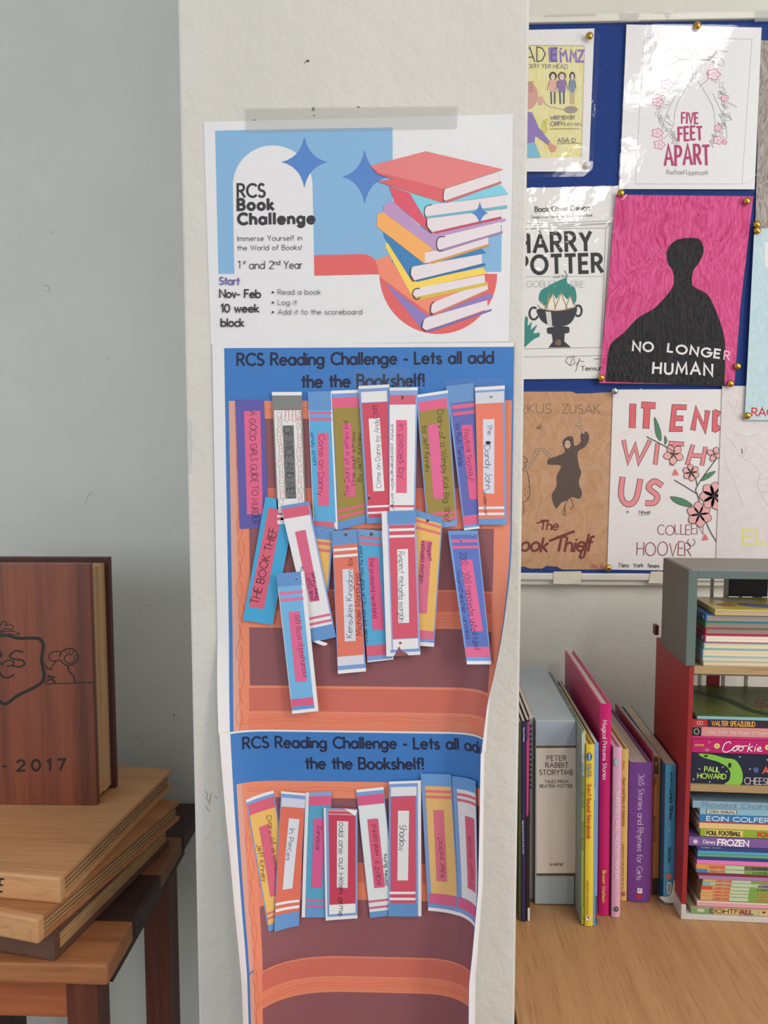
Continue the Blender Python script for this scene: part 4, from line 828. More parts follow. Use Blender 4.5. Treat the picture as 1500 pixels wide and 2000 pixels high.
# it ends with us
def d8(c):
    random.seed(12)
    for k in range(34):
        x = random.uniform(560, 1150); y = random.uniform(90, 1080); l = random.uniform(60, 170)
        if x + l > 1205: continue
        c.line('crayon_line', [(x, y), (x + l, y - l * .42)], 3, (232, 202, 202), dh=(k % 5) * 4e-6)
    c.h += .00004
    rr, ok = (214, 96, 106), (60, 36, 40)
    def blk_(lst, w=34, col=rr):
        for i, p in enumerate(lst): c.line('drawn_lettering', p, w + 7, ok, dh=0)
        c.h += .00004
        for i, p in enumerate(lst): c.line('drawn_lettering', p, w, col, dh=(i % 4) * 5e-6)
        c.h += .00004
    blk_([[(692, 158), (688, 284)], [(752, 156), (818, 160)], [(778, 160), (770, 288)]])
    blk_([[(1006, 170), (940, 168), (926, 300), (982, 300)], [(936, 235), (986, 236)], [(1052, 300), (1072, 190), (1122, 300), (1138, 196)], [(1184, 196), (1180, 308)], [(1184, 198), (1206, 208)], [(1180, 306), (1206, 292)]], 26)
    pk3 = (224, 134, 140)
    blk_([[(638, 372), (664, 492), (706, 400), (728, 496), (792, 372)], [(840, 392), (826, 506)], [(912, 384), (992, 390)], [(944, 388), (924, 512)], [(1050, 400), (1018, 508)], [(1126, 412), (1106, 512)], [(1036, 456), (1116, 462)]], 20, pk3)
    blk_([smooth([(630, 594), (622, 700), (660, 750), (710, 720), (736, 606)], False, 4), smooth([(862, 634), (820, 612), (786, 650), (838, 700), (820, 740), (776, 742)], False, 4)], 28, (226, 138, 146))
    c.text('drawn_lettering', 'a', (654, 800), (666, 800), 16, 2.6, ok, jit=.1); c.text('drawn_lettering', 'Novel', (730, 806), (795, 804), 20, 2.6, ok, jit=.1); c.line('drawn_lettering', [(728, 814), (792, 812)], 2.4, ok)
    c.text('drawn_lettering', 'COLLEEN', (840, 932), (1112, 930), 60, 4, (140, 50, 62), jit=.07); c.text('drawn_lettering', 'HOOVER', (716, 1052), (1040, 1058), 80, 4.5, (140, 50, 62), jit=.07)
    c.text('drawn_lettering', 'New  York  times  b', (612, 1124), (890, 1130), 26, 3, blk, jit=.1)
    g, gp = (74, 128, 96), (226, 170, 168)
    for p in ([(824, 230), (858, 310), (860, 370), (834, 340), (824, 280)], [(918, 704), (990, 716), (1048, 754), (1020, 764), (950, 742)], [(884, 340), (896, 370), (884, 392)], [(1186, 552), (1130, 570), (1100, 610), (1150, 590)]):
        nl = 'drawn_leaf#%d' % p[0][0]; c.poly(nl, smooth(p, True, 3), g, False); c.line(nl, smooth(p, True, 3), 2.6, (36, 60, 48), dh=3e-5)
    c.h += .00006
    for p in ([(1190, 970), (1140, 880), (1080, 700), (1078, 640), (1190, 480)], [(1080, 690), (1000, 640), (940, 605)], [(1078, 640), (1060, 560), (1040, 520)], [(775, 345), (880, 400), (930, 430)]): c.curve('drawn_stem', p, 5, (44, 62, 50))
    for cx, cy, rr_, n_ in ((936, 452, 62, 5), (1040, 560, 52, 6), (1090, 810, 78, 6), (1176, 700, 86, 7), (1180, 450, 46, 4)):
        for k in range(n_):
            a = k * 6.283 / n_ + .4; ex, ey = cx + rr_ * math.cos(a), cy + rr_ * math.sin(a)
            if ex > 1208: ex = 1208
            nx, ny = -math.sin(a) * rr_ * .36, math.cos(a) * rr_ * .36; mx_, my_ = cx + rr_ * .6 * math.cos(a), cy + rr_ * .6 * math.sin(a)
            p = smooth([(cx, cy), (min(1208, mx_ + nx), my_ + ny), (ex, ey), (min(1208, mx_ - nx), my_ - ny)], True, 3)
            nf = 'drawn_flower#%d' % cx; c.poly(nf, p, gp, False); c.line(nf, p, 3, (56, 36, 40), dh=3e-5 + k * 3e-6)
        c.h += .00005
        c.lines('drawn_flower', [[(cx, cy), (min(1206, cx + rr_ * .4 * math.cos(k)), cy + rr_ * .4 * math.sin(k))] for k in range(6)], 2.6, (56, 36, 40))
    for x, y in ((946, 558), (1124, 946)): c.poly('drawn_flower', [(x, y - 22), (x + 22, y + 16), (x - 18, y + 20)], (220, 110, 110))
    c.ring('drawn_flower', 1042, 976, 22, 22, 3, (56, 36, 40), -60, 230)
sheet('white drawing with big red block letters, pink flowers and green leaves', GC, [(574, 64), (1224, 62), (1206, 1150), (538, 1140)], (224, 220, 222), .0024, d8)
# faint face sheet
def d9(c):
    g = (186, 180, 182)
    for p in ([(1240, 330), (1300, 400), (1340, 470), (1400, 500), (1450, 560), (1440, 640), (1500, 760)], [(1330, 410), (1350, 395), (1370, 420), (1350, 465), (1335, 450)], [(1445, 600), (1520, 590)], [(1445, 640), (1520, 632)], [(1448, 680), (1520, 672)], [(1300, 330), (1380, 345), (1450, 330)], [(1240, 430), (1250, 520), (1300, 620), (1350, 760)], [(1260, 130), (1300, 180), (1320, 120)], [(1440, 380), (1480, 420), (1520, 400)]): c.curve('drawn_face', p, 3, g)
    c.line('drawn_face', [(1343, 418), (1346, 446)], 7, (90, 86, 90))
    c.text('drawn_lettering', 'ELL', (1350, 985), (1560, 988), 84, 14, (216, 214, 130), jit=.03)
sheet('white sheet with faint pencilled face at the right end of the bottom row', GC, [(1226, 42), (1700, 42), (1700, 1180), (1186, 1180)], mat((214, 206, 206), 'crayon', c2=(222, 218, 220), scale=.6), .0036, d9)
# pins
def pin(px, py, col, metal, where):
    c0 = FP.P(*FP.inv(px, py, .009), .009); R = .0056; v = []; f = []; n = 14
    prof = [(1.0, 0), (1.0, .25), (.92, .5), (.72, .75), (.4, .93), (0.001, 1.0)]
    for r_, z in prof:
        for i in range(n): a = 6.2832 * i / n; v.append((c0.x + R * r_ * math.cos(a), c0.y - R * .75 * z, c0.z + R * r_ * math.sin(a)))
    for j in range(len(prof) - 1):
        for i in range(n): f.append((j * n + i, j * n + (i + 1) % n, (j + 1) * n + (i + 1) % n, (j + 1) * n + i))
    hd = 'push_pin'; r = thing(hd, where, 'push pin', c0, 'push pins in the blue board')
    mesh('head', v, f, mat(col, 'metal', rough=.3, metal=metal), r, smooth=True)
    k = .0009; vv = []
    for y in (c0.y, c0.y + .0088):
        for i in range(6): a = i * 1.047; vv.append((c0.x + k * math.cos(a), y, c0.z + k * math.sin(a)))
    mesh('shaft', vv, [(i, (i + 1) % 6, 6 + (i + 1) % 6, 6 + i) for i in range(6)], mat((150, 150, 150), 'metal', metal=1.0), r)
gold = (190, 150, 70)
for (fx, fy), (x, y), cl, mm, lb_ in (((1010, 0), (432, 215), gold, 1., 'brass pin at the top right corner of the yellow girls drawing'), ((1010, 0), (1078, 152), gold, 1., 'brass pin at the top middle of the tall flower drawing'),
    ((1010, 0), (418, 985), (220, 218, 214), .0, 'white pin at the bottom right corner of the yellow girls drawing'), ((1010, 360), (620, 52), gold, 1., 'brass pin at the top left corner of the magenta sheet'),
    ((1010, 360), (1373, 100), gold, 1., 'brass pin at the top right corner of the magenta sheet'), ((1010, 360), (1433, 240), gold, 1., 'upper brass pin of the pair above the pale blue sheet'), ((1010, 360), (1434, 277), gold, 1., 'lower brass pin of the pair above the pale blue sheet'),
    ((1010, 360), (1317, 1088), gold, 1., 'brass pin at the lower right of the magenta sheet, on blue felt'), ((1010, 360), (503, 1157), gold, 1., 'brass pin at the bottom left corner of the magenta sheet'), ((1010, 360), (1275, 1192), gold, 1., 'brass pin at the bottom right corner of the magenta sheet'),
    ((1010, 740), (583, 72), (176, 176, 180), 1., 'silver pin between the brown sheet and the red-lettered sheet'), ((1010, 740), (1377, 220), gold, 1., 'brass pin at the bottom left corner of the pale blue sheet'), ((1010, 740), (543, 1130), gold, 1., 'brass pin at the bottom right corner of the brown sheet')):
    pin(fx + x / 3.0612, fy + y / 3.0612, cl, mm, lb_)
# ------------------------------------------------------------------ low bookcase beside the pillar
oak = mat((186, 142, 98), 'wood', c2=(170, 124, 82), scale=1.3, axis='Y-8', rough=.42)
bx0, bx1, by0, by1 = XR + .004, 1.1, .71, YW - .002
bc = thing('low_bookcase', 'low light oak bookcase whose top carries the upright books, right of the pillar', 'bookcase', (.6, .98, 0))
box('top', W0, bx0, bx1, by0, by1, ZS - .028, ZS, oak, bc, .0015)
oak2 = mat((178, 132, 88), 'wood', c2=(160, 112, 72), scale=1.2, axis='Z')
box('side_panel', W0, bx0, bx0 + .022, by0 + .02, by1, 0, ZS - .028, oak2, bc); box('side_panel', W0, bx1 - .022, bx1, by0 + .02, by1, 0, ZS - .028, oak2, bc)
box('shelf', W0, bx0 + .022, bx1 - .022, by0 + .03, by1 - .01, .42, .442, oak, bc); box('shelf', W0, bx0 + .022, bx1 - .022, by0 + .03, by1 - .01, .06, .082, oak, bc)
box('back_panel', W0, bx0 + .022, bx1 - .022, by1 - .01, by1, .03, ZS - .028, oak2, bc)

PGC = (224, 212, 196)
LEAN = D2R(-.75); _last = [-1.0]
def upright(label, bl, br, tl, depth, spine, side=None, pages=PGC, yaw=1.0, hard=True, yoff=None, chain=True, name='picture_book', group='books standing on the low bookcase', t=None):
    """bl br tl = measured spine corners; the spine faces the room"""
    B = atz(bl[0], bl[1], ZS + .0004)
    if yoff: B = aty(bl[0], bl[1], yoff); B.z = ZS + .0004
    Bx = aty(br[0], br[1], B.y); T = max(.0025, abs(Bx.x - B.x)) if t is None else t
    tp = aty(tl[0], tl[1], B.y); H = tp.z - B.z; lean = math.atan2(tp.x - B.x, H)
    lean = LEAN; yaw = yaw if yaw > 1.2 else .8
    bx_ = B.x; B.x = max(B.x, _last[0] + .0002) if chain else B.x; px_ = (B.x - bx_) / B.y * 1500; fr = Fr(B + Vector((0, 0, .0004)), yaw, lean)
    if chain: _last[0] = B.x + T
    r = thing(name, label, 'book', B, group)
    ct = min(.0026 if hard else .0007, T * .28); ov = .003 if hard else 0
    side = side or spine; sm = mat(spine, 'gloss', rough=.35); cm = side if isinstance(side, bpy.types.Material) else mat(side, 'gloss', rough=.35)
    box('cover', fr, 0, ct, .001, depth, 0, H, cm, r, .0004); box('cover', fr, T - ct, T, .001, depth, 0, H, cm, r, .0004)
    box('page_block', fr, ct, T - ct, .003, depth - ov - .001, ov, H - ov - .0008, mat(pages, 'pages', axis='X'), r)
    # slightly rounded spine
    n = 6; v = []; f = []
    for k in range(n + 1):
        x = T * k / n; y = .001 - (min(.0022, T * .12) * math.sin(math.pi * k / n) if hard or T > .01 else 0)
        v += [fr.p(x, y, 0), fr.p(x, y, H), fr.p(x, y + .0022, H), fr.p(x, y + .0022, 0)]
    for k in range(n):
        a, b = 4 * k, 4 * k + 4; f += [(a, b, b + 1, a + 1), (a + 1, b + 1, b + 2, a + 2), (a + 3, b + 3, b, a)]
    mesh('spine', v, f, sm, r)
    c = Canvas(Plane(fr.p(0, -.0014 if (hard or T > .01) else .0008, 0), -fr.ey, fr.ez), 0, (1000 + px_, 1260, 3.509), step=.00003)
    return r, c, fr, T, H
def side_canvas(fr): return Canvas(Plane(fr.p(-.0001, 0, 0), -fr.ex, fr.ez), 0, (1000, 1260, 3.509), step=.00004)
w_ = (232, 226, 228)
# three thin books against the pillar
r, c, *_ = upright('very thin dark green book nearest the pillar', (1013.5, 1799), (1018.5, 1799), (1013, 1412), .25, (74, 84, 52), hard=False); c.build(r)
r, c, *_ = upright('thin dark violet book between the green and the black ones', (1019.5, 1801), (1026.5, 1801), (1020, 1410), .25, (46, 36, 82), hard=False)
c.text('printed_title', 'Snowy Princess', (78, 565), (78, 662), 8, 1.6, w_); c.text('printed_title', 'Rapunzel and the touch of the Crown', (71, 1205), (74, 1430), 8, 1.6, w_); c.build(r)
r, c, fr, T, H = upright('thin black book with magenta upper spine beside the violet one', (1027.5, 1800), (1034.5, 1800), (1027, 1408), .25, (30, 26, 32), hard=False)
c.poly('printed_spine', [(98, 528), (122, 520), (114, 1000), (112, 1160), (98, 1180)], (178, 60, 118)); c.poly('printed_spine', [(98, 528), (112, 524), (112, 640), (98, 660)], (90, 60, 110)); c.poly('printed_spine#b', [(108, 1800), (122, 1800), (122, 1890), (108, 1890)], (220, 214, 208)); c.build(r)
r, c, fr, T, H = upright('white ring-bound book with black comb teeth beside the slipcase', (1033, 1757), (1041.5, 1757), (1030, 1399), .27, (206, 198, 194), (206, 198, 190), hard=False)
for k in range(13):
    y = 545 + k * 35; c.poly('comb_tooth', [(116, y), (132, y + 3), (132, y + 20), (116, y + 18)], (34, 30, 34), False)
c.h += .00004; c.text('printed_title', 'a little T', (108, 1010), (108, 1160), 14, 2, (60, 50, 56), jit=.1); c.line('printed_title', [(128, 1180), (108, 1330), (120, 1480), (112, 1640)], 1.6, (90, 80, 86)); c.build(r)

# slipcase
B = atz(1044.5, 1767, ZS + .0004); Bx = aty(1121.5, 1767, B.y); tp = aty(1042.5, 1408, B.y); Tq, Hq = Bx.x - B.x, tp.z - B.z
fr = Fr(B + Vector((0, 0, .0008)), .8, LEAN); _last[0] = B.x + Tq; r = thing('slipcase', 'thick pale blue boxed book with a broad cream label on its spine', 'book', B, None)
pbl = mat((166, 178, 182), 'paper', rough=.6); box('case', fr, 0, Tq, 0, .245, 0, Hq, pbl, r, .0012)
c = Canvas(Plane(fr.p(0, -.0002, 0), -fr.ey, fr.ez), 0, (1000, 1260, 3.509))
c.quad('printed_spine', [(166, 690), (437, 690), (437, 1582), (168, 1582)], (92, 78, 60)); c.quad('printed_spine', [(166, 706), (437, 704), (437, 1562), (168, 1564)], (224, 212, 200))
c.quad('printed_spine', [(164, 530), (437, 526), (437, 688), (165, 690)], (164, 174, 190), False)
k_ = (74, 60, 54)
for t, a, b, H_, w2 in (('PETER', (240, 790), (370, 790), 32, 5), ('RABBIT', (230, 838), (385, 838), 32, 5), ('STORYTIME', (189, 888), (420, 888), 32, 5), ('TALES FROM', (225, 945), (384, 945), 20, 3.2), ('BEATRIX POTTER', (192, 976), (414, 976), 20, 3.2), ('WARNE', (258, 1512), (350, 1512), 18, 3.2)):
    c.text('printed_title', t, a, b, H_, w2, k_, serif=.07, gap=.24)
c.build(r)
side_mat = mat((142, 160, 158), 'crayon', c2=(176, 186, 182), scale=1.2)
r, c, fr, T, H = upright('tall pale green picture book squeezed against the slipcase', (1135.2, 1806), (1140.8, 1807), (1137, 1429), .262, (176, 190, 96), side_mat, yaw=.3)
c.poly('printed_spine', [(478, 600), (497, 605), (496, 900), (480, 900)], (176, 186, 184)); c.poly('printed_spine#b', [(480, 1790), (494, 1790), (492, 1912), (476, 1912)], (150, 170, 60))
c.text('printed_title', 'GOOD KNIGHT SLEEP TIGHT', (480, 800), (480, 1120), 11, 2.2, (56, 96, 92)); c.text('printed_title', 'DAVID MELLING', (480, 1215), (479, 1405), 11, 2.2, (70, 90, 40)); c.build(r)
r, c, *_ = upright('yellow sound storybook with red title on the spine', (1141.2, 1809.5), (1156.8, 1810), (1142, 1455), .24, (222, 196, 62), pages=(214, 160, 150))
c.ell('printed_picture', 525, 765, 20, 27, (36, 84, 150)); c.text('printed_title', 'Disney', (522, 748), (524, 784), 11, 2, w_, jit=.05); c.text('printed_title', 'CLUBHOUSE', (510, 812), (512, 906), 17, 3, (60, 130, 170)); c.text('printed_title', 'MICKEY MOUSE', (532, 812), (534, 900), 8, 1.6, (170, 50, 50))
c.text('printed_title', '3-in-1 Sound Storybook', (513, 952), (511, 1328), 24, 5.2, (186, 40, 44)); c.text('printed_title', 'publications international, ltd.', (512, 1615), (508, 1846), 10, 1.8, (60, 50, 40)); c.poly('printed_picture', [(500, 1862), (535, 1856), (530, 1884), (504, 1886)], (226, 220, 220)); c.poly('printed_picture', [(508, 1862), (526, 1860), (522, 1880)], (150, 50, 70)); c.build(r)
r, c, fr, T, H = upright('thin light blue book next to the yellow one', (1158, 1808.5), (1166.5, 1806), (1159.5, 1452), .262, (118, 154, 206), (38, 42, 52), hard=False, yaw=.6)
c.text('printed_title', 'STORYTIME', (558, 985), (557, 1060), 12, 2, (206, 216, 230)); c.poly('printed_spine#a', [(572, 1720), (585, 1716), (586, 1910), (572, 1912)], (60, 96, 110)); c.poly('printed_spine#c', [(574, 1842), (585, 1840), (586, 1870), (574, 1872)], (180, 60, 50)); c.build(r)
r, c, fr, T, H = upright('tall magenta storybook, highest of the upright books', (1168.3, 1788), (1189.8, 1789), (1168.5, 1375.5), .262, (196, 20, 106), (190, 44, 108), yaw=1.6, pages=(222, 206, 200))
c.text('printed_title', 'Magical Princess Stories', (622, 515), (622, 922), 27, 4, (240, 214, 228), serif=.04, jit=.02); c.text('printed_title', 'Brown Watson', (620, 1545), (618, 1762), 22, 4.4, (226, 196, 90), jit=.03); c.build(r)
sc_ = side_canvas(fr)
def sq(y, z): return (y, z)
sc_.sub = lambda p: (-p[0], p[1])
gl = (214, 150, 110)
for pts in ([(.13, .22), (.12, .19), (.135, .16), (.15, .20), (.14, .23)], [(.10, .17), (.09, .13), (.08, .17)], [(.07, .16), (.06, .12), (.05, .16)]): sc_.line('cover_print', smooth(pts, False, 3), .0018, gl)
sc_.poly('cover_print', [(.03, .02), (.16, .02), (.15, .12), (.12, .15), (.08, .11), (.05, .13), (.03, .09)], (96, 30, 84)); sc_.build(r)
r, c, *_ = upright('pale pink storybook beside the magenta one', (1194.5, 1792), (1211, 1792), (1192.5, 1460), .235, (214, 160, 190), pages=(222, 208, 196))
c.ell('printed_picture', 718, 802, 15, 26, (160, 186, 190)); c.text('printed_title', 'TINKER BELL AND THE LOST TREASURE', (712, 1002), (708, 1612), 20, 2.8, (238, 222, 230), serif=.05); c.ell('printed_picture', 716, 1810, 15, 17, (44, 34, 40)); c.ring('printed_picture', 716, 1810, 6, 7, 2, w_); c.build(r)
r, c, *_ = upright('yellow storybook behind the pale pink one', (1211.8, 1760), (1224.2, 1760), (1211.2, 1464), .235, (216, 184, 104), pages=(206, 180, 150), name='picture_book')
c.poly('printed_picture', [(755, 1690), (775, 1690), (775, 1720), (755, 1720)], (170, 90, 100)); c.text('printed_title', 'Disney', (762, 795), (762, 850), 12, 2.4, (170, 110, 50), jit=.1); c.text('printed_title', 'Hours and Hours of Adventure', (762, 910), (758, 1240), 18, 2.8, (140, 40, 50), jit=.05); c.text('printed_title', 'publications international, ltd. & co', (760, 1365), (757, 1670), 9, 1.8, (70, 50, 40)); c.build(r)
r, c, fr, T, H = upright('thick purple storybook with silver title on the spine', (1226, 1761), (1269.5, 1764), (1227, 1490), .21, (112, 62, 140), pages=(206, 190, 176))
c.text('printed_title', '365 Stories and Rhymes for Girls', (868, 885), (854, 1608), 38, 4.2, (206, 186, 214), serif=.05); c.poly('printed_picture', [(860, 1664), (893, 1668), (892, 1702), (858, 1700)], w_); c.text('printed_title', 'P', (870, 1692), (882, 1692), 18, 3, (60, 40, 60)); c.ell('printed_picture', 870, 1722, 18, 16, (200, 34, 52)); c.build(r)
r, c, fr, T, H = upright('thin rose coloured book behind the purple one', (1270.2, 1750), (1273.5, 1750), (1265, 1470), .20, (176, 70, 96), hard=False, yoff=1.013, t=.0018); c.build(r)
r, c, fr, T, H = upright('orange-spined book with dark brown ends', (1274.2, 1748), (1286, 1750), (1275, 1478), .20, (184, 116, 54), (40, 70, 140), pages=(206, 190, 170), hard=False)
c.poly('printed_spine', [(958, 762), (1003, 770), (1003, 885), (970, 885)], (70, 44, 34)); c.poly('printed_spine#b', [(945, 1600), (1003, 1596), (1000, 1722), (945, 1718)], (66, 42, 34)); c.ell('printed_spine', 988, 812, 9, 16, (150, 100, 70))
c.text('printed_title', 'Disney', (978, 905), (976, 962), 14, 2.4, (90, 50, 34), jit=.06); c.text('printed_title', "BELLE IS MY BABYSITTER", (974, 1175), (972, 1350), 11, 2.2, (120, 56, 36)); c.build(r)
# torn paperback
r, c, fr, T, H = upright('worn blue paperback with torn white foot beside the red crate', (1288.5, 1765), (1309, 1765), (1291, 1494), .235, (72, 152, 190), (40, 108, 152), pages=(200, 182, 158), hard=False, yaw=1.8)
c.text('printed_title', 'WELCOME TO', (1060, 868), (1060, 970), 12, 2.4, (24, 50, 70)); c.text('printed_title', 'Lumpy Gravy', (1058, 985), (1054, 1200), 19, 4.4, (20, 34, 48)); c.text('printed_title', 'JOHN LONG', (1046, 1385), (1044, 1490), 15, 2.8, (20, 50, 70)); c.line('printed_title', [(1053, 1250), (1053, 1275)], 3, w_)
c.ell('printed_picture', 1048, 1585, 20, 20, (206, 120, 100)); c.poly('printed_picture', smooth([(1040, 1625), (1068, 1630), (1062, 1700), (1040, 1704), (1034, 1660)], True, 3), (190, 196, 196)); c.text('printed_title', 'MONEA', (1046, 1640), (1044, 1690), 12, 2.2, (30, 50, 70))
c.poly('torn_paper', smooth([(1085, 1612), (1096, 1640), (1096, 1750), (1074, 1766), (1020, 1760), (985, 1728), (1002, 1722), (1040, 1724), (1066, 1700), (1074, 1660)], True, 3), (214, 206, 190)); c.build(r)

# ------------------------------------------------------------------ the two crates
O = atz(1331, 1795, ZS + .0003); PHI = 2.3
cf = Fr(O, PHI)
CPn = lambda off=0.0: Plane(cf.p(0, -off, 0), -cf.ey)
def cz(px, py, off=0.0):
    s = CPn(off); q = s.inv(px, py); w = s.P(q[0], q[1], 0) - cf.o
    return w.dot(cf.ex), w.z
_, zR = cz(1346, 1302); xg, zG = cz(1344, 1113); _, zs0 = cz(1344, 1546); _, zs1 = cz(1344, 1532)
zg0 = cz(1343, 1301)[1] + .0006; wbase = cz(1331, 1766)[1]; zsh = cz(1343, 1301)[1]; WD = .30
redm = mat((150, 34, 38), 'plastic', rough=.45); wht = mat((196, 192, 186), 'plastic'); tan = mat((178, 150, 106), 'wood', c2=(160, 132, 92), axis='X')
r = thing('red_crate', 'red-sided box shelf with white base and one tan shelf, standing on the oak bookcase', 'crate', O)
dR = .150
box('base', cf, -.001, WD + .001, -.001, dR, 0, wbase * .35, wht, r, .001)
box('base_side', cf, -.001, .005, -.001, dR, wbase * .35, wbase, wht, r, .0006); box('base_side', cf, WD - .005, WD + .001, -.001, dR, wbase * .35, wbase, wht, r, .0006)
box('side_panel', cf, -.0005, .0055, 0, dR, wbase, zsh, redm, r, .0008); box('side_panel', cf, WD - .0055, WD + .0005, 0, dR, wbase, zsh, redm, r, .0008)
box('shelf', cf, .0057, WD - .0057, .001, dR, zs0, zs1, tan, r, .0006)
box('top_shelf', cf, .0057, WD - .0057, .001, dR, zsh - .010, zsh, tan, r, .0006)
for x0, x1 in ((.06, .064), (.093, .097), (.125, .129)): box('back_bar', cf, x0, x1, dR - .004, dR, wbase, zsh - .011, wht, r)
for z in (zs1 + .06, zs1 + .10): box('back_bar', cf, .006, WD - .006, dR - .0035, dR, z, z + .004, wht, r)
box('back_panel', cf, .072, .090, dR - .003, dR, wbase, zsh - .011, redm, r); box('side_lip', cf, -.006, -.0008, dR - .012, dR, zsh + .006, zsh + .02, mat((84, 26, 26), 'plastic'), r)
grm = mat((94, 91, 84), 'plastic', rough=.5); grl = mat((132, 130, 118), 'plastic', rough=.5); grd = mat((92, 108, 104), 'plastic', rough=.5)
gx = xg; dG = .108; z0, z1 = zg0, zG
r = thing('grey_crate', 'grey plastic open-fronted crate with grid back, stacked on the red one', 'crate', cf.p(.15, .05, z0))
pw = cz(1363, 1200)[0] - cz(1344, 1200)[0]; ph = z1 - cz(1363, 1130)[1]
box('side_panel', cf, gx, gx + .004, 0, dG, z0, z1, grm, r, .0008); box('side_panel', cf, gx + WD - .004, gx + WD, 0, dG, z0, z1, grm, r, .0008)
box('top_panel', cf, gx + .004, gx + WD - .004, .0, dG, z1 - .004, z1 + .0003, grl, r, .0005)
box('front_post', cf, gx + .0005, gx + pw, -.001, .004, z0, z1 - .001, grd, r, .0006); box('front_post', cf, gx + WD - pw, gx + WD - .0005, -.001, .004, z0, z1 - .001, grd, r, .0006)
box('front_rail', cf, gx + pw, gx + WD - pw, -.001, .004, z1 - ph, z1 - .001, grd, r, .0006)
gz = mat((152, 154, 146), 'plastic')
for pa, pb in ((1387, 1392), (1413, 1422), (1443, 1448), (1470, 1487), (1506, 1511), (1534, 1540), (1562, 1570), (1598, 1604)): box('grid_bar', cf, cz(pa, 1150, -dG)[0], cz(pb, 1150, -dG)[0], dG - .004, dG, z0, z1 - .004, gz, r)
zq = cz(1400, 1129, -dG)[1]
box('grid_bar', cf, gx + .004, gx + WD - .004, dG - .0045, dG - .0005, zq, z1 - .0045, gz, r)
for k in [i for i in range(5) if zq - .0265 * (i + 1) - .006 > z0]: box('grid_bar', cf, gx + .004, gx + WD - .004, dG - .0045, dG - .0005, zq - .0265 * (k + 1) - .006, zq - .0265 * (k + 1), gz, r)
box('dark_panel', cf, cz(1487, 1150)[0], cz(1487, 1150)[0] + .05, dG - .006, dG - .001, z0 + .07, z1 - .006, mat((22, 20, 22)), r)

def flat(label, x0px, y0, y1, off, depth, spine, group, pages=PGC, x1=None, face='spine', name='paperback', cov=None, yref=1350, slope=None, z0_=None, top=None):
    """a book lying down; y0,y1 = measured top and bottom of its front edge at its left end"""
    xa, zt_ = cz(x0px, y0, -off); _, zb_ = cz(x0px, y1, -off)
    if z0_ is not None: zt_ += z0_ - zb_; zb_ = z0_
    x1 = x1 or WD - .012
    xa = max(xa, .0064); r = thing(name, label, 'book', cf.p((xa + x1) / 2, off, zb_), group)
    fr = Fr(cf.p(xa, off, zb_), PHI); L = x1 - xa; H = zt_ - zb_
    cm = mat(cov or spine, 'gloss', rough=.35); ct = min(.0012, H * .22)
    box('cover', fr, 0, L, .0008, depth, 0, ct, cm, r); box('cover', fr, 0, L, .0008, depth, H - ct, H, top or cm, r)
    if face == 'spine': box('spine', fr, 0, L, 0, .0014, .0001, H - .0001, mat(spine, 'gloss', rough=.35), r, .0004); box('page_block', fr, .001, L - .001, .0016, depth - .001, ct, H - ct, mat(pages, 'pages', axis='Z'), r)
    else:
        box('spine', fr, -.0004, .0012, .0, depth, .0001, H - .0001, mat(spine, 'gloss', rough=.35), r, .0004); box('page_block', fr, .0014, L - .001, .0012, depth - .001, ct, H - ct, mat(pages, 'pages', axis='Z'), r)
    c = Canvas(Plane(fr.p(0, -.0002, 0), -fr.ey, fr.ez), 0, (1260, 1440, 5), step=.00004)
    return r, c, fr, L, H, zt_
g1_ = 'books piled on the upper shelf of the red crate'; g2_ = 'books piled in the bottom of the red crate'; g3_ = 'books piled in the grey crate'
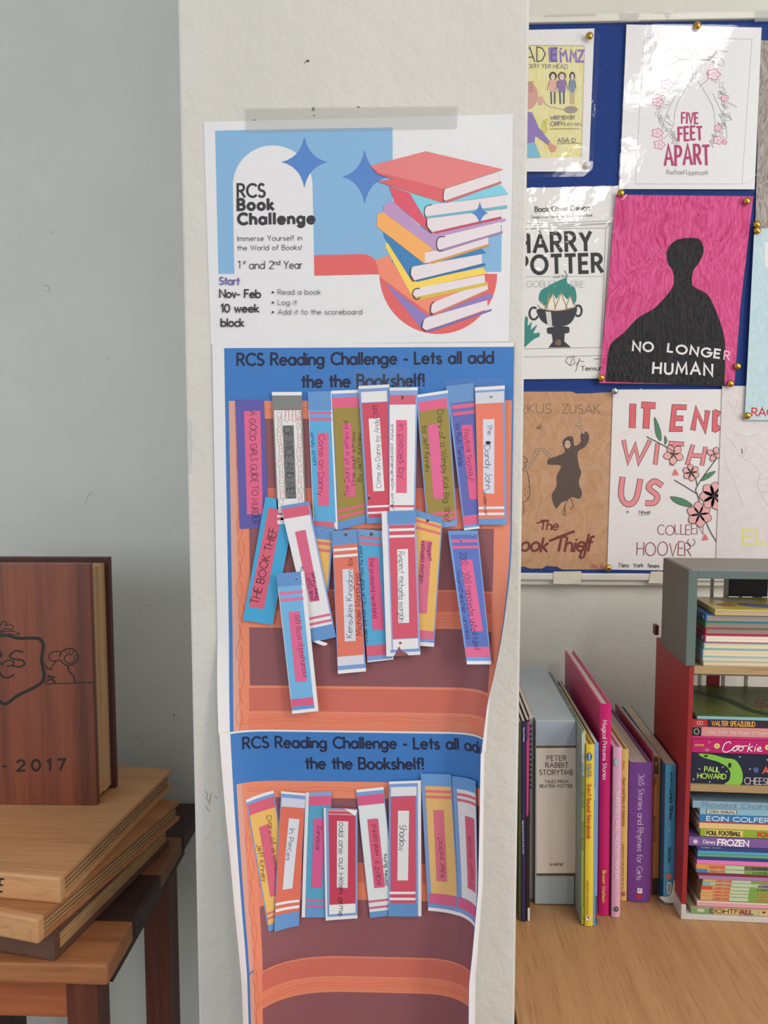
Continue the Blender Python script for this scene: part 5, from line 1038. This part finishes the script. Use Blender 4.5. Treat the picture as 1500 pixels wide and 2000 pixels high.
# bottom pile, from the base upward (front-edge pixel rows at the left end)
z = wbase * .35 + .0003
pile = [
 ('pastel green and orange book, lowest in the red crate, black lettering', 1350, 1782, 1770, .002, (184, 176, 128), 'bottom'),
 ('thin pink booklet over the pastel green book', 1361, 1770, 1764, .004, (222, 150, 172), None),
 ('thin cream booklet directly over the pink one', 1361, 1764, 1760, .004, (214, 190, 170), None),
 ('orange and green striped booklet, first of the five above the cream one', 1368, 1760, 1752, .006, 'mix', None),
 ('orange and green striped booklet, second of the five above the cream one', 1368, 1752, 1746, .006, 'mix', None),
 ('orange and green striped booklet, third of the five above the cream one', 1369, 1746, 1740, .006, 'mix', None),
 ('booklet with a red patch at the left end of its striped spine', 1370, 1740, 1733, .006, 'mixr', None),
 ('striped booklet with teal left end and lilac middle', 1372, 1733, 1726, .006, 'mixt', None),
 ('orange and green booklet directly under the lilac one', 1373, 1726, 1720, .006, 'mix', None),
 ('lilac booklet under the dark red one', 1365, 1720, 1713, .005, (166, 120, 166), None),
 ('thin dark red booklet in the middle of the bottom pile', 1362, 1713, 1707, .005, (126, 44, 62), None),
 ('striped booklet with a blue patch at its left end', 1360, 1707, 1700, .004, 'mixb', None),
 ('orange and dark green booklet below the bright pink one', 1360, 1700, 1691, .004, 'mix2', None),
 ('bright pink thin booklet', 1361, 1691, 1683, .004, (218, 120, 180), None),
 ('thin navy booklet above the bright pink one', 1361, 1683, 1677, .004, (42, 60, 120), None),
 ('thin sea green booklet', 1362, 1677, 1671, .004, (96, 156, 130), None),
 ('thin sky blue booklet', 1363, 1671, 1666, .004, (80, 160, 196), None),
 ('dark blue booklet directly under the protruding purple book', 1362, 1666, 1655, .004, (50, 66, 124), None),
 ('purple book sticking out to the left, with white capitals', 1342, 1655, 1638, .001, (122, 88, 152), 'frozen'),
 ('lime green book with black lettering on a yellow tag', 1368, 1637, 1622, .003, (138, 168, 46), 'foul'),
 ('cream paperback between the green and the blue spines', 1366, 1622, 1609, .003, (220, 190, 128), 'cream'),
 ('blue paperback with large white serif capitals in the bottom pile', 1366, 1608, 1594, .003, (46, 116, 172), 'colfer'),
 ('light blue paperback with a small white label', 1367, 1594, 1582, .003, (132, 176, 194), 'label'),
 ('pale blue paperback on top of the bottom pile', 1353, 1580, 1566, .003, (134, 164, 182), 'dahl')]
for lab, xp, yb, yt, off, col, kind in pile:
    base = {'mix': (206, 160, 108), 'mixr': (206, 160, 108), 'mixt': (168, 190, 160), 'mixb': (176, 180, 132), 'mix2': (214, 150, 84)}.get(col, col)
    r, c, fr, L, H, z = flat(lab, xp, yt, yb, off, .13, base, g2_, z0_=z + .0002, cov=tuple(int(v * .8) for v in base), name='booklet' if yb - yt < 10 else 'paperback')
    c.sub = lambda p: (p[0], p[1]); c.yup = True   # metres on the spine
    def rc(a, b, y0, y1, cl, nm='printed_spine'): c.quaduv(nm, ((a, H * y1), (b, H * y1), (b, H * y0), (a, H * y0)), cl)
    mx = .111   # what shows ends near here
    if isinstance(col, str):
        gcol = (112, 160, 70)
        if col == 'mixr': rc(0, .014, .05, .95, (206, 70, 50))
        if col == 'mixt': rc(0, .01, .05, .95, (110, 176, 176)); rc(.072, .096, .05, .95, (150, 130, 180))
        if col == 'mixb': rc(0, .014, .05, .95, (60, 120, 170))
        if col == 'mix2': rc(.05, .10, .05, .95, (92, 96, 80)); rc(.10, .13, .05, .95, (206, 110, 140))
        else: rc(.06 if col != 'mixt' else .1, L - .002, .05, .95, gcol)
        rc(.036, .06, .1, .9, (176, 200, 168))
        c.text('printed_title', 'A PERFECT HORSE', (.016, H * .25), (.036, H * .25), H * .5, H * .12, (214, 96, 76))
        c.text('printed_title', 'A CHAPTER BOOK', (.070, H * .25), (.10, H * .25), H * .45, H * .1, (226, 90, 60) if col in ('mix',) else (40, 60, 40))
    elif kind == 'bottom':
        rc(0, .028, .03, .97, (120, 150, 96)); rc(.028, .06, .03, .97, (206, 170, 116)); rc(.06, .075, .03, .97, (184, 120, 96)); rc(.085, .2, .03, .97, (206, 172, 120))
        c.text('printed_title', 'EIGHTFALL', (.024, H * .2), (.078, H * .2), H * .7, H * .12, (70, 50, 40), serif=.05); c.ell('printed_spine', .012, H * .55, .005, H * .28, (196, 190, 170)); c.poly('printed_spine', [(.088, H * .75), (.094, H * .75), (.091, H * .4)], (50, 44, 40))
    elif kind == 'frozen':
        c.text('printed_title', 'Disney', (.018, H * .32), (.033, H * .32), H * .4, H * .06, (226, 214, 236), jit=.05); c.text('printed_title', 'FROZEN', (.036, H * .18), (.074, H * .18), H * .64, H * .15, (236, 230, 240)); c.text('printed_title', "ELSA'S FROZEN", (.100, H * .22), (.156, H * .22), H * .5, H * .09, (206, 190, 220)); c.ell('printed_spine', .008, H * .5, .003, H * .25, (206, 190, 220))
    elif kind == 'foul':
        rc(.006, .053, .08, .92, (216, 196, 110)); c.text('printed_title', 'FOUL FOOTBALL', (.008, H * .25), (.050, H * .25), H * .5, H * .13, (34, 30, 26)); c.text('printed_title', 'KICKIN QUIZ', (.072, H * .2), (.150, H * .2), H * .6, H * .17, (206, 50, 40))
    elif kind == 'cream': rc(.098, L - .001, .03, .97, (120, 176, 210)); rc(0, .11, .9, 1, (180, 44, 54))
    elif kind == 'colfer': c.text('printed_title', 'EOIN COLFER', (.009, H * .2), (.087, H * .2), H * .58, H * .11, (222, 230, 236), serif=.05); c.text('printed_title', 'THE LEGEND', (.106, H * .3), (.16, H * .3), H * .4, H * .09, (222, 230, 236)); rc(0, L, 0, .06, (180, 44, 54))
    elif kind == 'label': rc(.008, .046, .2, .85, (70, 70, 70)); rc(.009, .045, .25, .8, (216, 214, 206)); c.text('printed_title', 'CORGI YEARLING', (.011, H * .36), (.043, H * .36), H * .3, H * .08, (50, 50, 50)); c.text('printed_title', 'ARTEMIS', (.09, H * .2), (.15, H * .2), H * .5, H * .1, (206, 216, 216))
    elif kind == 'dahl': c.text('printed_title', 'Roald Dahl', (.012, H * .2), (.094, H * .2), H * .6, H * .09, (96, 136, 170)); rc(.118, L - .001, .03, .97, (40, 120, 176)); c.text('printed_title', 'FANTASTIC', (.126, H * .2), (.19, H * .2), H * .55, H * .1, (150, 196, 220))
    elif lab.startswith('dark blue'): c.text('printed_title', 'tales from', (.004, H * .5), (.03, H * .5), H * .25, H * .06, (150, 170, 210))
    c.build(r)
# upper shelf pile
z = zs1
for lab, xp, yb, yt, off, col, kind in (
    ('dark navy hardback with lime lettering and a green curved creature', 1347, 1532, 1474, .004, (28, 32, 54), 'paul'),
    ('thin dark booklet between the navy hardback and the magenta book', 1347, 1474, 1471.5, .004, (50, 40, 56), None),
    ('magenta paperback with curly white handwritten title', 1346, 1471, 1445, .002, (182, 22, 100), 'cookie'),
    ('thin magenta booklet directly above the curly-titled magenta paperback', 1346, 1445, 1440, .004, (196, 50, 116), None),
    ('pale pink paperback with a black square at its left end', 1347, 1438, 1420, .003, (206, 140, 138), 'pinkp'),
    ('dark paperback with yellow capitals and a red left end', 1348, 1419, 1404, .003, (48, 30, 50), 'walter'),
    ('large thin green picture book on top of the upper shelf pile', 1362, 1402, 1396, .002, (132, 178, 186), 'green')):
    top = mat((96, 112, 54), 'crayon', c2=(74, 92, 46), scale=.8, rough=.35) if kind == 'green' else None
    r, c, fr, L, H, z = flat(lab, xp, yt, yb, off, .13, col, g1_, z0_=z + .0002, top=top, name='paperback' if yb - yt > 6 else 'booklet')
    c.sub = lambda p: (p[0], p[1]); c.yup = True
    def rc(a, b, y0, y1, cl, nm='printed_spine'): c.quaduv(nm, ((a, H * y1), (b, H * y1), (b, H * y0), (a, H * y0)), cl)
    if kind == 'paul':
        gr_ = (128, 186, 66); s_ = L and .131 / 1.0
        k = .000168 * .76
        def q(x, y): return ((x - 435) * .000128, H * (1 - (y - 165) / 290))
        c.poly('printed_picture', [q(*p) for p in smooth([(510, 165), (640, 170), (760, 200), (860, 215), (920, 290), (942, 370), (920, 455), (770, 455), (810, 420), (822, 350), (790, 290), (700, 240), (600, 215), (540, 195)], True, 3)], gr_)
        for x, y, a, b in ((580, 186, 20, 12), (812, 270, 18, 26)): c.poly('printed_picture', [q(x + a * math.cos(i * .5), y + b * math.sin(i * .5)) for i in range(12)], (34, 50, 30))
        for t, a, b, cl, h_, w2 in (('PAUL', (570, 338), (715, 338), (178, 216, 96), 50, 9), ('HOWARD', (505, 404), (780, 404), (178, 216, 96), 50, 9), ('ALIENS', (1132, 338), (1400, 338), (226, 92, 70), 62, 13), ('CHEESE', (958, 446), (1210, 446), (190, 176, 178), 66, 8)):
            c.text('printed_title', t, q(*a), q(*b), h_ * .000128, w2 * .000128, cl)
        for x, y in ((520, 312), (745, 288), (905, 184), (1170, 205), (465, 416), (625, 436), (1008, 300), (785, 330)): c.line('printed_picture', [q(x - 9, y), q(x + 9, y)], .0004, w_); c.line('printed_picture', [q(x, y - 9), q(x, y + 9)], .0004, w_)
        c.poly('printed_picture', [q(*p) for p in ((1035, 290), (1065, 278), (1092, 300), (1085, 335), (1050, 332))], (70, 84, 150))
    elif kind == 'cookie':
        def q(x, y): return ((x - 430) * .000128, H * (1 - (y - 25) / 140))
        for x in (672, 1160): c.poly('printed_picture', [q(x + 28 * math.cos(i * .4), 90 + 28 * math.sin(i * .4)) for i in range(16)], (222, 212, 120)); c.line('printed_picture', [q(x - 10, 80), q(x + 10, 100)], .0006, (90, 80, 30)); c.line('printed_picture', [q(x - 10, 100), q(x + 10, 80)], .0006, (90, 80, 30))
        c.poly('printed_picture', [q(*p) for p in ((456, 76), (546, 76), (546, 98), (456, 98))], (206, 160, 80))
        c.text('printed_title', 'CORGI', q(464, 95), q(538, 95), .0016, .0003, (120, 30, 40))
        c.line('printed_title', [q(*p) for p in smooth([(802, 60), (790, 42), (750, 60), (728, 110), (735, 145), (775, 148), (830, 110), (850, 84), (870, 100), (850, 136), (820, 125), (840, 90), (880, 80), (905, 88), (925, 100), (905, 134), (880, 122), (890, 92), (960, 80)], False, 3)], .0012, w_)
        c.lines('printed_title', [[q(985, 55), q(965, 138)], [q(1015, 82), q(975, 105), q(1010, 136)], [q(1040, 88), q(1034, 134)], [q(1055, 118), q(1095, 105), q(1085, 86), q(1062, 100), q(1066, 130), q(1105, 130)]], .0012, w_); c.line('printed_title', [q(1050, 66), q(1053, 70)], .0012, w_)
        for a in range(5): c.line('printed_picture', [q(578, 145), q(578 + 34 * math.cos(3.4 + a * .62), 145 + 36 * math.sin(3.4 + a * .62))], .0004, (226, 160, 196))
        for a in range(3): c.line('printed_picture', [q(596 - 14 * math.cos(a * 1.05), 52 - 14 * math.sin(a * 1.05)), q(596 + 14 * math.cos(a * 1.05), 52 + 14 * math.sin(a * 1.05))], .0003, (226, 160, 196))
    elif kind == 'pinkp':
        rc(0, .0115, .03, .97, (26, 22, 26)); c.ring('printed_picture', .0055, H * .5, .003, H * .3, .0005, w_); c.text('printed_title', 'tales from the house of bunny', (.018, H * .32), (.095, H * .32), H * .4, H * .05, (230, 196, 190))
    elif kind == 'walter':
        rc(0, .0185, .03, .97, (172, 34, 40)); c.ring('printed_picture', .0075, H * .5, .0018, H * .22, .0004, w_); c.ring('printed_picture', .011, H * .5, .0018, H * .22, .0004, w_)
        c.text('printed_title', 'WALTER SPEAZLEBUD', (.024, H * .2), (.077, H * .2), H * .6, H * .10, (226, 164, 70)); c.text('printed_title', 'DAVID', (.095, H * .3), (.11, H * .3), H * .4, H * .1, w_)
    if kind == 'green':
        cc = Canvas(Plane(fr.p(0, 0, H + .0002), (0, 0, 1), (0, 1, 0)), 0, step=.00004); cc.sub = lambda p: (p[0], p[1])
        c2 = Canvas(Plane(fr.p(0, 0, H), Vector((0, 0, 1)), fr.ey), .0001, step=.00004); c2.sub = lambda p: p; c2.yup = True
        c2.line('cover_print', smooth([(.03, .10), (.06, .07), (.075, .03), (.10, .005)], False, 4), .014, (44, 62, 34))
        c2.text('cover_print', 'TALES', (.088, .02), (.12, .07), .016, .002, (124, 50, 40)); c2.lines('cover_print', [[(.02, .03), (.035, .045)], [(.03, .02), (.05, .04)]], .002, (130, 84, 44)); c2.build(r)
    c.build(r)
# grey crate pile; page edges face the room, spines face left
z = zsh
for lab, xp, yb, yt, off, col, pgs in (
    ('cream paged book at the bottom of the grey crate pile', 1374, 1313, 1304, .002, (190, 180, 156), (226, 206, 168)),
    ('second cream paged book from the bottom in the grey crate', 1373, 1304, 1296, .002, (176, 196, 200), (228, 208, 170)),
    ('third cream paged book in the grey crate, pale blue spine', 1373, 1296, 1281, .002, (140, 178, 190), (230, 212, 176)),
    ('fourth cream paged book in the grey crate, sea green spine', 1375, 1281, 1269, .002, (130, 176, 168), (230, 214, 180)),
    ('white paged book with a magenta spine in the grey crate', 1377, 1268, 1253, .002, (166, 70, 124), (236, 226, 200)),
    ('grey paged book with a red spine in the grey crate', 1378, 1253, 1241, .004, (186, 30, 50), (150, 134, 128)),
    ('grey paged book with a green spine in the grey crate', 1378, 1241, 1229, .004, (60, 130, 70), (146, 132, 126)),
    ('grey paged book with a blue spine in the grey crate', 1379, 1229, 1215, .004, (50, 110, 176), (160, 146, 136)),
    ('yellow picture paperback lying on top in the grey crate', 1397, 1219, 1208, .001, (206, 182, 84), (186, 168, 148))):
    top = mat((220, 198, 98), 'gloss', rough=.3) if 'yellow' in lab else None
    fl = flat(lab, xp, yt, yb, off, .085 if 'yellow' in lab else .100, col, g3_, z0_=z + .0002, pages=pgs, face='pages', x1=WD - .03, name='paperback', top=top)
    r, c, fr, L, H, z = fl
    if 'magenta' in lab or 'blue spine in' in lab:
        s2 = Canvas(Plane(fr.p(-.0006, 0, 0), -fr.ex, fr.ez), 0); s2.sub = lambda p: (-p[0], p[1]); s2.ell('printed_picture', .008, H * .5, .003, H * .25, w_); s2.build(r)
    if top:
        c2 = Canvas(Plane(fr.p(0, 0, H), Vector((0, 0, 1)), fr.ey), .0001, step=.00004); c2.sub = lambda p: (p[0], p[1] * .84); c2.yup = True
        c2.poly('cover_print', smooth([(.02, .095), (.05, .085), (.075, .08), (.06, .06), (.03, .07)], True, 3), (196, 196, 200)); c2.poly('cover_print', smooth([(.045, .05), (.07, .045), (.10, .03), (.095, .015), (.06, .02), (.04, .035)], True, 3), (112, 116, 160))
        c2.poly('cover_print', smooth([(.07, .035), (.10, .035), (.118, .02), (.10, .008), (.08, .015)], True, 3), (46, 120, 176)); c2.ell('cover_print', .125, .06, .014, .010, (176, 50, 46)); c2.poly('cover_print', smooth([(.012, .04), (.03, .045), (.035, .03), (.02, .025)], True, 3), (186, 130, 90)); c2.build(r)
    c.build(r)

# ------------------------------------------------------------------ wooden table with alternating planks
ys = [atz(206, 1884, ZT)[1], atz(260, 1797, ZT)[1], atz(314, 1706, ZT)[1], atz(360, 1633, ZT)[1], YW - .012]
xr = -.357
wa, wb = mat((176, 116, 72), 'wood', c2=(150, 92, 56), axis='X'), mat((66, 40, 36), 'wood', c2=(46, 28, 28), axis='X')
wc = mat((142, 92, 62), 'wood', c2=(118, 72, 46), axis='X')
t = thing('plank_table', 'small wooden table of alternating light and dark planks, left of the pillar', 'table', (-.62, (ys[0] + ys[4]) / 2, 0))
th = .027; xl = -.95
for k, (m_, dz, dx) in enumerate(((wa, 0, 0), (wb, -.001, .001), (wc, 0, -.001), (wb, -.001, .001))):
    box('plank', W0, xl, xr + dx, ys[k] + .0003, ys[k + 1] - .0003, ZT - th, ZT + dz - .0002, m_, t, .004)
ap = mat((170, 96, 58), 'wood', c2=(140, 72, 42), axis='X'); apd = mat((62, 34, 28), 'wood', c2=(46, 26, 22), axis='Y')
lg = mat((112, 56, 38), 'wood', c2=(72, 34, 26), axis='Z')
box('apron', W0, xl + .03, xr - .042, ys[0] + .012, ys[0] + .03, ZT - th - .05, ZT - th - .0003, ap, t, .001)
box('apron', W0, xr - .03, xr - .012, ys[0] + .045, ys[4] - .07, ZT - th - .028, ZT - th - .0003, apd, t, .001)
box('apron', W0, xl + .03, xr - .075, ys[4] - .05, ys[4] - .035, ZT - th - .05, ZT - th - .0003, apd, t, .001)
a0, a1 = aty(130, 1960, ys[0] + .010)[0], aty(190, 1960, ys[0] + .010)[0]
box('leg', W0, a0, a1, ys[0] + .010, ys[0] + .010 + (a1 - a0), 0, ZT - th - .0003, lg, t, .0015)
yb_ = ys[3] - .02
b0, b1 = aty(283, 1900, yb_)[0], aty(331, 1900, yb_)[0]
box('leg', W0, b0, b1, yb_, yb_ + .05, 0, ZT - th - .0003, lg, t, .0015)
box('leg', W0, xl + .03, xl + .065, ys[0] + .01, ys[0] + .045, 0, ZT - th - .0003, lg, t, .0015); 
c0 = aty(20, 1990, yb_)[0]; box('leg', W0, c0 - .05, c0, yb_, yb_ + .05, 0, ZT - th - .0003, wb, t, .0015)

# stacked wooden books
def wbook(label, FR, BR, h, z0, L, cov, edge, pg, spine_left=True, name='wooden_book'):
    """FR / BR = front-right and back-right top corners on the top plane; spine faces the room"""
    zt_ = z0 + h; a = atz(*FR, zt_); b = atz(*BR, zt_); d = b - a; dep = d.length; yaw = math.degrees(math.atan2(d.x, d.y))
    fr = Fr((a.x, a.y, z0), yaw); r = thing(name, label, 'wooden book', (a.x - .1, a.y + .1, z0), 'wooden books stacked on the plank table')
    ct = h * .20
    box('cover', fr, -L, 0, .012, dep, 0, ct, cov, r, .001); box('cover', fr, -L, 0, .012, dep, h - ct, h, cov, r, .001)
    box('spine', fr, -L, 0, 0, .0122, 0, h, edge, r, .003)
    n = 7; s = (h - 2 * ct) / n
    for k in range(n): box('page_layer', fr, -L + .003, -.003 - (k % 2) * .0012, .0125, dep - .005, ct + k * s + .0002, ct + (k + 1) * s - .0002, pg[k % 2], r)
    return r, fr, dep, zt_
lt1 = mat((200, 150, 104), 'wood', c2=(186, 134, 90), axis='X-6', scale=.9); lt2 = mat((206, 154, 106), 'wood', c2=(190, 138, 92), axis='X', scale=.6)
pgA, pgB = mat((196, 158, 112), 'wood', c2=(170, 130, 88), axis='Y'), mat((150, 112, 76), 'wood', c2=(120, 86, 56), axis='Y')
h1 = .0365; wn = mat((104, 72, 58), 'wood', c2=(84, 56, 46), axis='X'); 
r, fr, dep, z1_ = wbook('dark wooden book with pale page edge, lowest in the stack on the table', (105, 1822), (330, 1606), h1, ZT, .45, wn, wn, (pgA, pgA))
h2 = .030
r, fr, dep, z2_ = wbook('light wooden book, second from the bottom of the stack', (73, 1797), (350, 1564), h2, z1_ + .0002, .45, mat((176, 120, 76), 'wood', c2=(156, 100, 60), axis='X'), lt2, (pgA, pgB))
h3 = .0325
r, fr, dep, z3_ = wbook('pale wooden book, top of the lying stack, under the standing dark one', (117, 1715), (335, 1502), h3, z2_ + .0002, .45, lt1, lt2, (pgA, pgB))
c = Canvas(Plane(fr.p(0, -.0002, 0), -fr.ey, fr.ez), 0, (0, 1460, 3.7025)); c.text('carved_letter', 'E', (-12, 1040), (16, 1044), 92, 13, (36, 26, 22), serif=.1); c.text('carved_letter', 'R', (-60, 1036), (-28, 1039), 92, 13, (36, 26, 22), serif=.1); c.build(r)
# standing wooden book
F0 = atz(190, 1573, z3_ + .0003); T0 = aty(185, 1101, F0.y); Bk = atz(209, 1534, z3_ + .0003)
yw_ = math.degrees(math.atan2(Bk.x - F0.x, Bk.y - F0.y)) * .4
fr = Fr((F0.x, F0.y, z3_ + .0003), -1.0); Hh = T0.z - F0.z; dp = (Bk - F0).length; Lb = .26
r = thing('standing_wooden_book', 'dark polished wooden book standing upright with carved shield and the year 2017', 'wooden book', (F0.x - .12, F0.y + .03, z3_))
mah = mat((142, 76, 52), 'wood', c2=(66, 34, 32), axis='Z', scale=.42, rough=.35); mad = mat((84, 40, 32), 'wood', c2=(66, 32, 28), axis='Z')
ply = mat((216, 176, 132), 'wood', c2=(198, 156, 114), axis='Z')
box('front_cover', fr, -Lb, 0, 0, .011, 0, Hh, mah, r, .0012); 
Hb = aty(207, 1088, F0.y + dp)[2] - z3_
box('back_cover', fr, -Lb, .006, dp - .010, dp, .0, Hh + .001, mad, r, .0012)
box('page_block', fr, -Lb + .004, -.004, .0112, .0112 + (dp - .022) * .48, .006, Hh - .008, ply, r); box('page_block', fr, -Lb + .004, -.001, .0114 + (dp - .022) * .5, dp - .0102, .006, Hh - .007, ply, r)
box('spine', fr, -Lb - .006, -Lb, 0, dp, 0, Hh, mad, r, .002)
c = Canvas(Plane(fr.p(0, -.0002, 0), -fr.ey, fr.ez), 0, (0, 1060, 3.7025)); cvd = (30, 22, 22)
c.text('carved_numeral', '2017', (124, 1650), (470, 1642), 76, 17, cvd, gap=.55); c.line('carved_numeral', [(20, 1618), (44, 1617)], 14, cvd)
c.curve('carved_shield', [(30, 668), (130, 690), (250, 690), (290, 700), (312, 745), (300, 850), (318, 960), (300, 1010), (240, 1050), (120, 1110), (35, 1166), (-50, 1110), (-170, 1050), (-230, 1010), (-248, 960), (-230, 850), (-242, 745), (-220, 700), (-180, 690), (-60, 690)], 22, cvd, closed=True)
c.text('carved_shield', 'R', (-90, 885), (20, 885), 104, 12, cvd)
c.line('carved_shield', smooth([(165, 792), (110, 782), (70, 820), (100, 842), (160, 850), (176, 880), (140, 898), (85, 890)], False, 4), 12, cvd); c.line('carved_shield', smooth([(20, 880), (30, 862), (70, 850), (98, 862), (90, 886), (50, 892)], False, 4), 10, cvd); c.line('carved_shield', smooth([(100, 955), (60, 975), (20, 970), (-10, 930)], False, 4), 12, cvd)
for p in ([(0, 600), (20, 570), (48, 580), (40, 600), (70, 590), (98, 610), (80, 630), (40, 620), (10, 640), (-10, 630)], [(0, 650), (60, 640), (110, 645), (140, 662), (100, 665), (60, 655)]): c.curve('carved_shield', p, 6, cvd)
c.curve('carved_ram', [(436, 790), (400, 785), (360, 805), (356, 840), (385, 856), (430, 850), (440, 846)], 7, cvd); c.ring('carved_ram', 498, 826, 66, 62, 8, cvd, -170, 150); c.ring('carved_ram', 500, 840, 36, 32, 6, cvd, 0, 300)
c.lines('carved_ram', [[(470, 772), (482, 810)], [(500, 764), (502, 806)], [(530, 776), (518, 812)], [(556, 806), (532, 826)], [(560, 840), (536, 846)], [(540, 876), (520, 862)], [(505, 888), (500, 870)]], 4, cvd)
c.curve('carved_ram', [(402, 860), (380, 890), (362, 912), (330, 895), (312, 862)], 6, cvd); c.curve('carved_ram', [(488, 886), (500, 930), (530, 965), (540, 1012)], 9, cvd); c.line('carved_ram', [(322, 1022), (680, 1010)], 7, cvd)
c.lines('carved_ram', [[(330, 905), (375, 918)], [(340, 960), (408, 975)], [(345, 1000), (350, 960), (395, 1015)], [(322, 1010), (370, 985)], [(370, 960), (400, 1015)]], 7, cvd); c.ell('carved_ram', 430, 818, 5, 7, cvd)
c.build(r)
